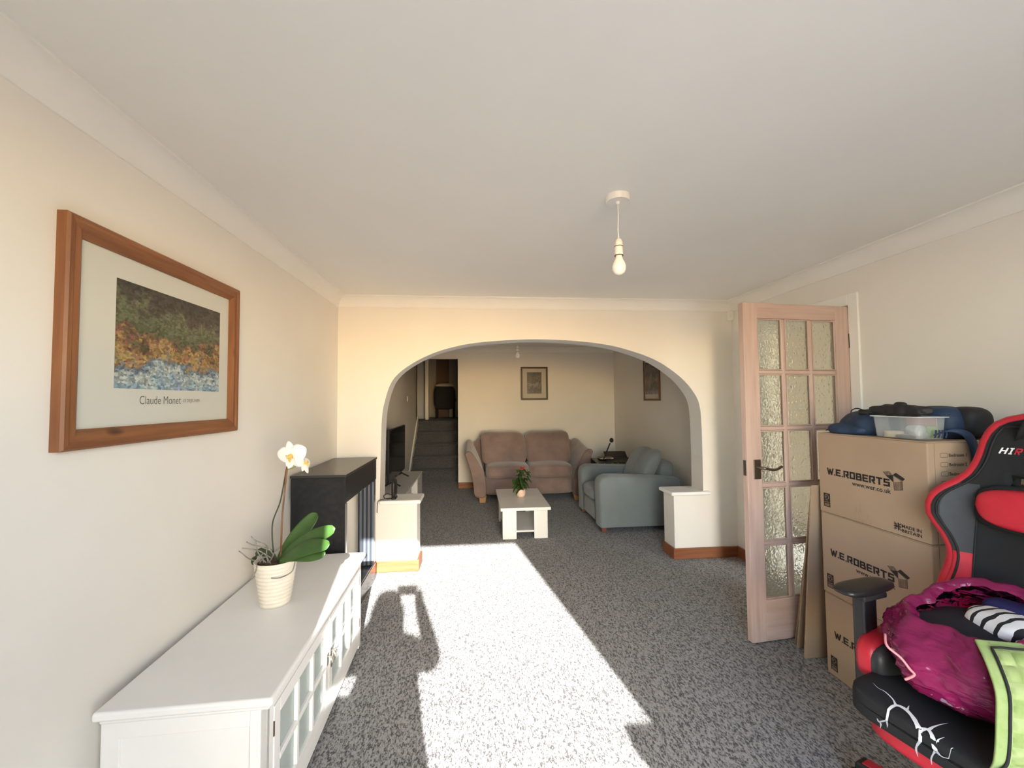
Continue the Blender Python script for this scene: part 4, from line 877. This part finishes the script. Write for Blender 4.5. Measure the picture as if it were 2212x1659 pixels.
mk('fold', lump((1.895, 1.70, zt+.050), (.014, .024, .012), 2.5, .2, 30, 9, None, 8), BKN, um, smooth=180)
mk('handle', B().tube([(1.895, 1.80, zt+.014), (1.885, 1.84, zt+.012), (1.878, 1.875, zt+.012), (1.876, 1.885, zt+.012)], [.010, .013, .014, .008], 10), BLACK, um, smooth=180)
mk('wrist_loop', B().tube(catmull([(1.878, 1.85, zt+.018), (1.868, 1.885, zt+.030), (1.862, 1.91, zt+.016), (1.862, 1.905, zt-.02), (1.864, 1.875, zt-.035), (1.866, 1.84, zt-.02), (1.872, 1.83, zt+.008)], 6), .0028, 6), BLACKM, um, smooth=180)
# ================================================================== gaming chair
TH = math.atan2(.97, -.23); GO = Vector((1.517, 1.10, 0))
gc = thing('gaming_chair', 'black and red racing-style gaming chair piled with bags, beside the cartons', 'chair', GO, TH)
LEATH = mat('black leatherette', (.022, .023, .026), .42, (.028, .029, .032), 30, bump=.12, bscale=350); REDL = mat('red leatherette', (.50, .018, .035), .42, (.46, .015, .03), 25, bump=.1, bscale=350)
MESH_F = mat('black fabric', (.010, .010, .011), .85, bump=.2, bscale=500); 
def gm(name, b, m, par=None, **k): return mk(name, b, m, par or gc, local=True, **k)
SZ = .50
def fseat(w, q): return (w.x, w.y, w.z-.012*(1-q.x*q.x)*(q.z > 0))
gm('seat_cushion', B().pillow((0, .0, SZ-.045), (.268, .272, .047), 9, 18, fn=fseat), MESH_F, smooth=180)
gm('seat_pan', B().pillow((0, -.005, SZ-.115), (.240, .245, .036), 7, 12), REDL, smooth=180)
for sg in (1, -1):
    bo = gm('side_bolster', B().pillow((sg*.285, -.06, SZ+.02), (.048, .20, .085), 3.2, 14), REDL, smooth=180)
    gm('bolster_panel', B().pillow((sg*.262, -.055, SZ+.018), (.048, .19, .075), 3.2, 12), LEATH, par=bo, smooth=180)
    ar = gm('armrest', B().pillow((sg*.318, .06, .742), (.045, .125, .016), 3.0, 16, fn=lambda w, q: (w.x*(1+.12*q.y), w.y, w.z)), BLACK, smooth=180)
    gm('armrest_slide', B().box(sg*.318-.035, sg*.318+.035, .0, .12, .708, .728), BLACKM, par=ar, bevel=.006)
    gm('armrest_post', B().box(sg*.322-.022, sg*.322+.022, .025, .095, .40, .71), BLACK, par=ar, bevel=.012, seg=3)
    gm('armrest_bracket', B().box(min(sg*.1, sg*.33), max(sg*.1, sg*.33), .03, .09, .375, .402), BLACKM, par=ar, bevel=.004)
# backrest
PROF = [(.52, .215), (.62, .235), (.70, .262), (.737, .262), (.789, .250), (.831, .246), (.863, .250), (.908, .268), (.945, .291), (.976, .306), (1.011, .308), (1.042, .298), (1.068, .277), (1.095, .246), (1.127, .221), (1.162, .206), (1.197, .197), (1.248, .189), (1.283, .179), (1.312, .160), (1.330, .128), (1.338, .09)]
def halfw(z):
    for (a, b_), (c, d) in zip(PROF, PROF[1:]):
        if a <= z <= c: return b_+(d-b_)*(z-a)/(c-a)
    return PROF[-1][1]
def by(x, z): return -.25-.22*(z-.5)+.9*max(0, abs(x)-.13)**1.5
zs = [.52+(1.338-.52)*i/54 for i in range(55)]; NX = 32; rows = []
def colx(j, hw):
    k = j-NX//2; s_ = 1 if k > 0 else -1; k = abs(k); xi = min(.19, hw*.94)
    return s_*(xi*k/11 if k <= 11 else xi+(hw-xi)*(k-11)/5)
for z in zs:
    hw = halfw(z)-.008; rows.append([(colx(j, hw), by(colx(j, hw), z), z+(.006*(1-(2*j/NX-1)**2) if z > 1.32 else 0)) for j in range(NX+1)])
def slot(i, j):
    z = (zs[i]+zs[i+1])/2; x = (rows[i][j][0]+rows[i][j+1][0])/2; return 1.100 < z < 1.140 and .045 < abs(x) < .128
b = B(); h = len(rows); wv = NX+1; fs = []; ms = []
for i in range(h-1):
    for j in range(NX):
        if slot(i, j): continue
        z = (zs[i]+zs[i+1])/2; x = abs((rows[i][j][0]+rows[i][j+1][0])/2); fs.append((i*wv+j, i*wv+j+1, (i+1)*wv+j+1, (i+1)*wv+j))
        lim = .19; cut = .845+.15*(x-.19)*1.6
        ms.append(0 if (abs(j-NX/2+.5) < 11 or z > 1.10) else (2 if z < .85 else 1))
b.v = [p for r in rows for p in r]; b.f = fs; b.m = ms
bk = gm('backrest', b, [MESH_F, LEATH, REDL], smooth=180, recalc=False, solid=.075, solid_off=1)
edge = [(halfw(z), z) for z in zs]; full = [(-x, z) for x, z in edge]+[(x, z) for x, z in edge[::-1]]
full = [(x, by(x, z)-.025, z) for x, z in full]
# order: up the left, across the top, down the right
up_ = [(-halfw(z), by(halfw(z), z)-.028, z) for z in zs]; top = [(-.045, by(.04, 1.345)-.028, 1.345), (.045, by(.04, 1.345)-.028, 1.345)]; dn = [(halfw(z), by(halfw(z), z)-.028, z) for z in zs[::-1]]
P = up_+top+dn
gm('edge_piping', B().tube(P, .021, 10), REDL, par=bk, smooth=180)
inn = [((halfw(z)-.022)*s, by(halfw(z)-.022, z)+.004, z) for s, zz in ((-1, zs[3:-2]), (1, zs[3:-2][::-1])) for z in zz]
gm('seam', B().tube(inn, .0035, 6), BLACKM, par=bk, smooth=180)
lw = [(.19*s, by(.19, z)+.003, z) for s in (1,) for z in [.62+.02*i for i in range(24)]]
for s in (1, -1): gm('seam', B().tube([(s*x, y, z) for x, y, z in lw], .003, 6), BLACKM, par=bk, smooth=180)
for s in (1, -1): gm('slot_liner', B().tube([(s*x, by(x, z)-.02, z) for x, z in ((.045, 1.10), (.128, 1.10), (.122, 1.138), (.045, 1.142), (.045, 1.10))], .012, 8), BLACKM, par=bk, smooth=180)
pw = gm('lumbar_pillow', B().pillow((0, -.325, 1.032), (.182, .040, .066), 3.6, 16, fn=lambda w, q: (w.x*(1-.10*(q.z < 0)*abs(q.z)), w.y-.22*w.z, w.z)), REDL, smooth=180)
gm('pillow_side', B().pillow((0, -.347, 1.030), (.195, .028, .078), 4, 12, fn=lambda w, q: (w.x, w.y-.22*w.z, w.z)), MESH_F, par=pw, smooth=180)
WHITE_T = mat('white thread', (.80, .80, .80), .6)
def logo(s, x0, x1, z0, z1, m, nm):
    v, f = s; xs = [p[0] for p in v]; ys_ = [p[1] for p in v]; b = B(); vv = []
    for p in v:
        x = x0+(x1-x0)*(p[0]-min(xs))/(max(xs)-min(xs)); z = z0+(z1-z0)*(p[1]-min(ys_))/(max(ys_)-min(ys_)); x -= -.004*(p[1]-min(ys_))/(max(ys_)-min(ys_))*-1; vv.append((x, by(x, z)+.002, z))
    b.add(vv, f); gm(nm, b, m, par=bk, recalc=False)
HI = strokes2d([((.05, 0), (.22, 1)), ((.62, 0), (.79, 1)), ((.1, .5), (.75, .5)), ((1.15, 0), (1.32, 1)), ((.98, .06), (1.36, .06)), ((1.06, .94), (1.5, .94))], .2)
logo(([(p[0], p[1]) for p in HI[0]], HI[1]), .153, .118, 1.211, 1.234, WHITE_T, 'white_lettering')
RR = strokes2d([((.05, 0), (.2, 1)), ((.2, .93), (.75, .93)), ((.72, .45), (.8, .95)), ((.1, .48), (.75, .48)), ((.35, .45), (.6, 0))], .2)
logo(RR, .116, .097, 1.211, 1.234, REDL, 'red_lettering')
# base
gm('gas_lift', B().lathe([(.045, .10), (.045, .20), (.03, .205), (.028, .36), (.06, .365), (.06, .385)], n=20), BLACK, smooth=40)
tipw = Vector((1.40, 1.46, 0))-GO; a0 = math.atan2(tipw.y, tipw.x)-TH
for k in range(5):
    a = a0+k*2*math.pi/5; M = Matrix.Rotation(a, 4, 'Z')
    lg = gm('base_leg', B().prism([(.03, .065), (.365, .062), (.385, .075), (.38, .095), (.03, .135)], 1, -.028, .028, M=M), BLACK, bevel=.008)
    gm('leg_cover', B().prism([(.07, .128), (.362, .0955), (.362, .100), (.07, .134)], 1, -.020, .020, M=M), REDL, par=lg, bevel=.002)
    cs = gm('caster', B().pillow((.372, 0, .032), (.032, .012, .031), 2.6, 8, M=M @ Matrix.Translation((0, -.016, 0))).pillow((.372, 0, .032), (.032, .012, .031), 2.6, 8, M=M @ Matrix.Translation((0, .016, 0))), BLACKM, par=lg, smooth=180)
# white crackle print on the seat front: flat ribbons just above the cushion
def seat_top(x, y):
    q = 9; ax, ay = abs(x)/.268, abs(y)/.272; s = max(0, 1-ax**q-ay**q); return SZ-.045+.047*s**(1/q)-.012*(1-min(1, ax)**2)*min(1, s**(1/q))+.0016
def loc2(px, py):
    P_ = onz(px, py, SZ-.006)-GO; c, s = math.cos(TH), math.sin(TH); return Vector((c*P_.x+s*P_.y, -s*P_.x+c*P_.y))
b = B()
def crack(pts, wd):
    wd = [w_*.52 for w_ in wd]
    Q = [loc2(*p) for p in pts]; n = len(Q); N = [Vector((q.x, q.y, 0)) for q in Q]; C = catmull(N, 4); m_ = len(C); rows = []
    for i, c in enumerate(C):
        t = (C[min(i+1, m_-1)]-C[max(0, i-1)]).normalized(); nn = Vector((-t.y, t.x, 0)); f_ = i/(m_-1); k = f_*(len(wd)-1); j = min(int(k), len(wd)-2); w_ = wd[j]+(wd[j+1]-wd[j])*(k-j)
        w_ *= 1+.25*noise.noise(c*60); row = []
        for s in (-1, 1):
            q = c+nn*w_*s/2; row.append((q.x, q.y, seat_top(q.x, q.y)))
        rows.append(row)
    b.grid(rows)
zc = lambda x, y: (1800+x*.18626, 1440+y*.18626)
crack([zc(525, 490), zc(640, 470), zc(730, 445), zc(830, 485), zc(920, 570), zc(1000, 680), zc(1100, 710), zc(1180, 810), zc(1260, 880), zc(1390, 905)], [.010, .012, .017, .022, .022, .022, .018, .014, .009, .002])
crack([zc(725, 445), zc(690, 380), zc(600, 300), zc(520, 260), zc(460, 205)], [.014, .008, .006, .003, .001]); crack([zc(500, 450), zc(520, 485), zc(545, 510), zc(540, 560)], [.002, .010, .008, .002])
crack([zc(610, 480), zc(620, 520), zc(618, 555)], [.010, .006, .001]); crack([zc(1010, 690), zc(960, 760), zc(955, 810), zc(975, 875)], [.014, .009, .007, .002]); crack([zc(1110, 710), zc(1150, 690), zc(1230, 665), zc(1330, 645)], [.016, .010, .006, .001])
crack([zc(1175, 815), zc(1150, 850), zc(1128, 900), zc(1135, 965)], [.010, .007, .006, .002]); crack([zc(860, 490), zc(880, 450)], [.010, .001]); crack([zc(1200, 810), zc(1290, 800)], [.008, .001])
gm('crackle_print', b, WHITE_T, recalc=False)
# ================================================================== pink bag of clothes
def bag_mat():
    m = bpy.data.materials.new('pink bag film'); m.use_nodes = True; n = m.node_tree.nodes; l = m.node_tree.links; n.remove(n['Principled BSDF'])
    tc = n.new('ShaderNodeTexCoord'); mp = n.new('ShaderNodeMapping'); mp.inputs['Scale'].default_value = (1, .4, 2.2); mp.inputs['Rotation'].default_value = (.5, .4, .3); l.new(tc.outputs['Object'], mp.inputs[0])
    t = n.new('ShaderNodeTexNoise'); t.inputs['Scale'].default_value = 22; t.inputs['Detail'].default_value = 3; t.inputs['Distortion'].default_value = .6; l.new(mp.outputs[0], t.inputs['Vector'])
    bp = n.new('ShaderNodeBump'); bp.inputs['Strength'].default_value = .9; bp.inputs['Distance'].default_value = .011; l.new(t.outputs['Fac'], bp.inputs['Height'])
    tr = n.new('ShaderNodeBsdfTransparent'); tr.inputs['Color'].default_value = (.80, .20, .46, 1)
    df = n.new('ShaderNodeBsdfDiffuse'); df.inputs['Color'].default_value = (.64, .04, .22, 1); l.new(bp.outputs[0], df.inputs['Normal'])
    tl = n.new('ShaderNodeBsdfTranslucent'); tl.inputs['Color'].default_value = (.78, .06, .28, 1); l.new(bp.outputs[0], tl.inputs['Normal'])
    gl = n.new('ShaderNodeBsdfGlossy'); gl.inputs['Color'].default_value = (1, .92, .96, 1); gl.inputs['Roughness'].default_value = .13; l.new(bp.outputs[0], gl.inputs['Normal'])
    m0 = n.new('ShaderNodeMixShader'); m0.inputs[0].default_value = .4; l.new(df.outputs[0], m0.inputs[1]); l.new(tl.outputs[0], m0.inputs[2])
    m1 = n.new('ShaderNodeMixShader'); m1.inputs[0].default_value = .42; l.new(tr.outputs[0], m1.inputs[1]); l.new(m0.outputs[0], m1.inputs[2])
    fr = n.new('ShaderNodeFresnel'); fr.inputs['IOR'].default_value = 1.38; l.new(bp.outputs[0], fr.inputs['Normal'])
    m2 = n.new('ShaderNodeMixShader'); l.new(fr.outputs[0], m2.inputs[0]); l.new(m1.outputs[0], m2.inputs[1]); l.new(gl.outputs[0], m2.inputs[2])
    l.new(m2.outputs[0], n['Material Output'].inputs[0]); return m
BAGM = bag_mat()
BC = Vector((1.535, 1.150, .50))
bag = thing('carrier_bag', 'translucent pink plastic bag of clothes on the gaming chair seat', 'bag', BC)
rows = []; NB = 144
LV = catmull([(0, .05, 0), (.004, .12, 0), (.03, .205, 0), (.08, .245, 0), (.14, .255, 0), (.20, .245, 0), (.25, .222, 0), (.285, .198, 0), (.305, .182, 0), (.300, .165, 0), (.282, .150, 0)], 4)
for k, q in enumerate(LV):
    z, r = q.x, q.y; row = []; kk = k/4
    for j in range(NB):
        a = 2*math.pi*j/NB; ca, sa = math.cos(a), math.sin(a)
        big = noise.noise(Vector((ca*2.2, sa*2.2, z*5)))*.03
        u_ = a*3.2+z*14; fold = (1-abs(noise.noise(Vector((math.cos(a)*5+z*16, math.sin(a)*5-z*12, z*4))))*3.2)*.007+(1-abs(noise.noise(Vector((math.cos(a)*15+z*44, math.sin(a)*15+z*20, 4.2))))*3)*.0055
        pl = big+fold*(.2 if kk < 1.5 else 1 if kk < 6.5 else .45)
        rr = r*.91*(1+.05*ca*ca)+pl
        lift = (.075*max(0, ca*.9+sa*.35)**1.3-.03*max(0, -ca))*min(1, max(0, (z-.1)/.18)) if kk > 3 else 0
        row.append((BC.x+rr*ca, BC.y+rr*sa*.93, BC.z+.006+z*.84+lift*.8+(.010*noise.noise(Vector((ca*4, sa*4, 9))) if kk > 6 else 0)))
    rows.append(row)
b = B().grid(rows, closed=True); b.f.append(tuple(range(NB))[::-1]); b.m.append(0)
mk('bag_film', b, BAGM, bag, smooth=180, recalc=False)
mk('tie_string', B().tube(catmull([onz(1912, 1370, .68), onz(1916, 1395, .665), onz(1945, 1420, .64), onz(1965, 1445, .615), onz(1975, 1458, .60), onz(1955, 1468, .59)], 6), .0035, 6), mat('pink cord', (.66, .25, .27), .6), bag, smooth=180)
def cloth(name, c, size, amp, seed, m, lab, n=2.6, cuts=18, sc=14):
    return tag(mk(name, lump(c, size, n, amp, sc, seed, .507, cuts), m, None, smooth=180), lab, 'clothes')
cloth('black_garment', (1.540, 1.155, .620), (.190, .182, .112), .08, 1, mat('black jersey', (.010, .010, .013), .9), 'black garment crumpled inside the pink bag')
STR = bpy.data.materials.new('striped jersey'); STR.use_nodes = True
_n = STR.node_tree.nodes; _l = STR.node_tree.links; _p = _n['Principled BSDF']; _p.inputs['Roughness'].default_value = .9
_tc = _n.new('ShaderNodeTexCoord'); _w = _n.new('ShaderNodeTexWave'); _w.wave_type = 'BANDS'; _w.bands_direction = 'Y'; _w.inputs['Scale'].default_value = 9; _w.inputs['Distortion'].default_value = 2.0; _w.inputs['Detail Scale'].default_value = 2
_r = _n.new('ShaderNodeValToRGB'); _r.color_ramp.interpolation = 'CONSTANT'; _r.color_ramp.elements[0].color = (.012, .012, .014, 1); _r.color_ramp.elements[1].position = .24; _r.color_ramp.elements[1].color = (.74, .73, .72, 1)
_l.new(_tc.outputs['Object'], _w.inputs['Vector']); _l.new(_w.outputs['Fac'], _r.inputs[0]); _l.new(_r.outputs[0], _p.inputs['Base Color'])
cloth('striped_top', (1.590, 1.125, .737), (.092, .090, .030), .30, 3, STR, 'white top with black stripes in the mouth of the pink bag')
cloth('navy_garment', (1.665, 1.16, .735), (.055, .085, .042), .2, 6, mat('navy jersey', (.012, .012, .085), .85), 'navy blue garment behind the striped top in the pink bag')
cloth('lilac_garment', (1.365, 1.14, .575), (.050, .075, .048), .2, 9, mat('lilac jersey', (.36, .24, .36), .9), 'lilac garment pressed against the side of the pink bag')
# ================================================================== green quilted mat over bag and seat front
LIME_G = mat('lime green cotton', (.33, .42, .15), .8, (.40, .46, .20), 30); LIME_B = mat('lime binding', (.27, .36, .12), .8, (.32, .40, .16), 60)
gmat = thing('quilted_mat', 'lime green quilted mat with stitched border, draped over the pink bag', 'mat', (1.4, 1.0, .50))
crv = catmull([(1.372, 1.057, .747), (1.335, 1.007, .72), (1.305, .966, .67), (1.285, .953, .605), (1.272, .948, .55), (1.26, .945, .52), (1.24, .942, .508), (1.222, .935, .5075)], 14)
WV = Vector((.36, -.13, .01)); rows = []; nr = len(crv); nc = 96
for i, c in enumerate(crv):
    t = (crv[min(i+1, nr-1)]-crv[max(i-1, 0)]).normalized(); nn = t.cross(WV.normalized()); nn = nn if nn.z > 0 or nn.x < 0 else -nn
    row = []
    for j in range(nc+1):
        u = j/nc; v_ = i/(nr-1); bd = min(u*.47, (1-u)*.47, v_*.5, (1-v_)*.5); puff = .0075*abs(math.sin(u*math.pi*12)*math.sin(v_*math.pi*13))**.4 if bd > .035 else .001
        row.append(c+WV*u+nn*puff)
    rows.append(row)
b = B().grid(rows); b.m = []
for i in range(nr-1):
    for j in range(nc):
        u = (j+.5)/nc; v_ = (i+.5)/(nr-1); b.m.append(1 if min(u*.47, (1-u)*.47, v_*.5, (1-v_)*.5) < .032 else 2*((int(u*12)+int(v_*13)) % 2))
mk('quilting', b, [LIME_G, LIME_B, mat('lime green weave', (.27, .36, .11), .8, (.34, .41, .16), 30)], gmat, smooth=60, recalc=False, solid=.006, solid_off=1)
def along(u, i): return rows[i][int(round(u*nc))]
i0 = int(nr*.075); i1 = int(nr*.93); u0 = .075
pth = [along(u0, i) for i in range(i1, i0, -1)]+[along(u, i0) for u in [u0+k*.05 for k in range(18)]]
mk('black_piping', B().tube([Vector(p)+Vector((-.003, 0, .005)) for p in pth], .0032, 6), BLACKM, gmat, smooth=180)
# ================================================================== the person taking the photograph, whose shadow falls on the carpet
def skin_body(name, nodes, edges, root):
    bm = bmesh.new(); L = bm.verts.layers.skin.verify(); vs = {}
    for k, (p, r) in nodes.items():
        v = bm.verts.new(p); v[L].radius = r if isinstance(r, tuple) else (r, r); v[L].use_root = (k == root); vs[k] = v
    for a, b_ in edges: bm.edges.new((vs[a], vs[b_]))
    me = bpy.data.meshes.new(name); bm.to_mesh(me); bm.free()
    o = bpy.data.objects.new(name, me); COL.objects.link(o)
    o.modifiers.new('skin', 'SKIN').use_smooth_shade = True; s = o.modifiers.new('sub', 'SUBSURF'); s.levels = 2; s.render_levels = 2
    dg = bpy.context.evaluated_depsgraph_get(); dg.update(); out = bpy.data.meshes.new_from_object(o.evaluated_get(dg))
    bpy.data.objects.remove(o); return out
N = {'pel': ((-.055, -.36, .80), (.215, .12)), 'wai': ((-.055, -.36, .95), (.205, .11)), 'che': ((-.045, -.36, 1.10), (.18, .115)), 'upc': ((-.02, -.355, 1.20), (.12, .09)), 'nek': ((-.04, -.345, 1.29), .05), 'hd0': ((-.06, -.325, 1.36), .066), 'hd1': ((-.07, -.32, 1.43), .085), 'hd2': ((-.072, -.325, 1.50), .060)}
ED = [('pel', 'wai'), ('wai', 'che'), ('che', 'upc'), ('upc', 'nek'), ('nek', 'hd0'), ('hd0', 'hd1'), ('hd1', 'hd2')]
for sg, s in ((1, 'r'), (-1, 'l')):
    ex = .185 if sg > 0 else -.30
    N['sh'+s] = ((-.02+sg*.13, -.355, 1.21), .068); N['el'+s] = ((ex, -.245, 1.125), .058); N['wr'+s] = ((.085*sg+.012, -.085, 1.375), .036); N['pa'+s] = ((.082*sg+.012, -.050, 1.395), .026)
    N['hp'+s] = ((-.02+sg*.085, -.36, .72), .10); N['kn'+s] = ((-.02+sg*.09, -.35, .42), .062); N['an'+s] = ((-.02+sg*.09, -.37, .075), .042); N['to'+s] = ((-.02+sg*.10, -.25, .032), .034)
    ED += [('upc', 'sh'+s), ('sh'+s, 'el'+s), ('el'+s, 'wr'+s), ('wr'+s, 'pa'+s), ('pel', 'hp'+s), ('hp'+s, 'kn'+s), ('kn'+s, 'an'+s), ('an'+s, 'to'+s)]
    for k in range(4):
        z = 1.382+.0125*k; N['f%d%s' % (k, s)] = ((.100*sg+.012, -.036, z), .0085); N['g%d%s' % (k, s)] = ((.098*sg+.012, -.022, z), .0075)
        ED += [('pa'+s, 'f%d%s' % (k, s)), ('f%d%s' % (k, s), 'g%d%s' % (k, s))]
    N['t0'+s] = ((.070*sg+.012, -.050, 1.38), .010); N['t1'+s] = ((.058*sg+.012, -.036, 1.372), .0085); ED += [('pa'+s, 't0'+s), ('t0'+s, 't1'+s)]
body_me = skin_body('body', N, ED, 'pel')
SKIN = mat('skin', (.55, .33, .24), .5); DARKC = mat('dark coat', (.03, .03, .035), .85)
per = thing('person', 'person in dark clothes holding up a phone, shadow falling on the carpet', 'person', (-.02, -.36, 0))
for p in body_me.vertices: p.co -= per.location
body_me.materials.append(DARKC); body_me.materials.append(SKIN)
for p in body_me.polygons:
    c = p.center+per.location; p.use_smooth = True; p.material_index = 1 if (c.z > 1.27 and (abs(c.x+.06) < .12 and c.y < -.2)) or (c.y > -.09 and c.z > 1.2) else 0
bo = bpy.data.objects.new('body', body_me); COL.objects.link(bo); bo.parent = per
b = B()
b.pillow((-.072, -.345, 1.445), (.095, .095, .105), 2.3, 12, fn=lambda w, q: (w.x, w.y if q.y < .2 else w.y*.55, w.z))
for k in range(9):
    a = math.radians(200+k*17.5); x = -.065+.085*math.cos(a); y = -.345+.07*math.sin(a); b.tube([(x, y, 1.45), (x*1.05, y-.01, 1.32), (x*1.1, y-.005, 1.20)], [.03, .03, .012], 6)
mk('hair', b, mat('brown hair', (.05, .03, .02), .6), per, smooth=180)
fb = B(); fb.pillow((-.058, -.240, 1.425), (.012, .014, .018), 2, 6); mk('nose', fb, SKIN, per, smooth=180)
for x in (-.085, -.03): mk('eye', B().pillow((x, -.250, 1.445), (.011, .006, .006), 2, 6), BLACK, per, smooth=180)
mk('mouth', B().pillow((-.058, -.252, 1.392), (.022, .006, .005), 2, 6), mat('lips', (.4, .15, .13), .5), per, smooth=180)
ph = thing('phone', 'dark phone held up in both hands behind the view', 'phone', (.012, -.028, 1.378))
mk('phone_body', B().box(-.062, .086, -.034, -.026, 1.376, 1.45), BLACK, ph, bevel=.003)
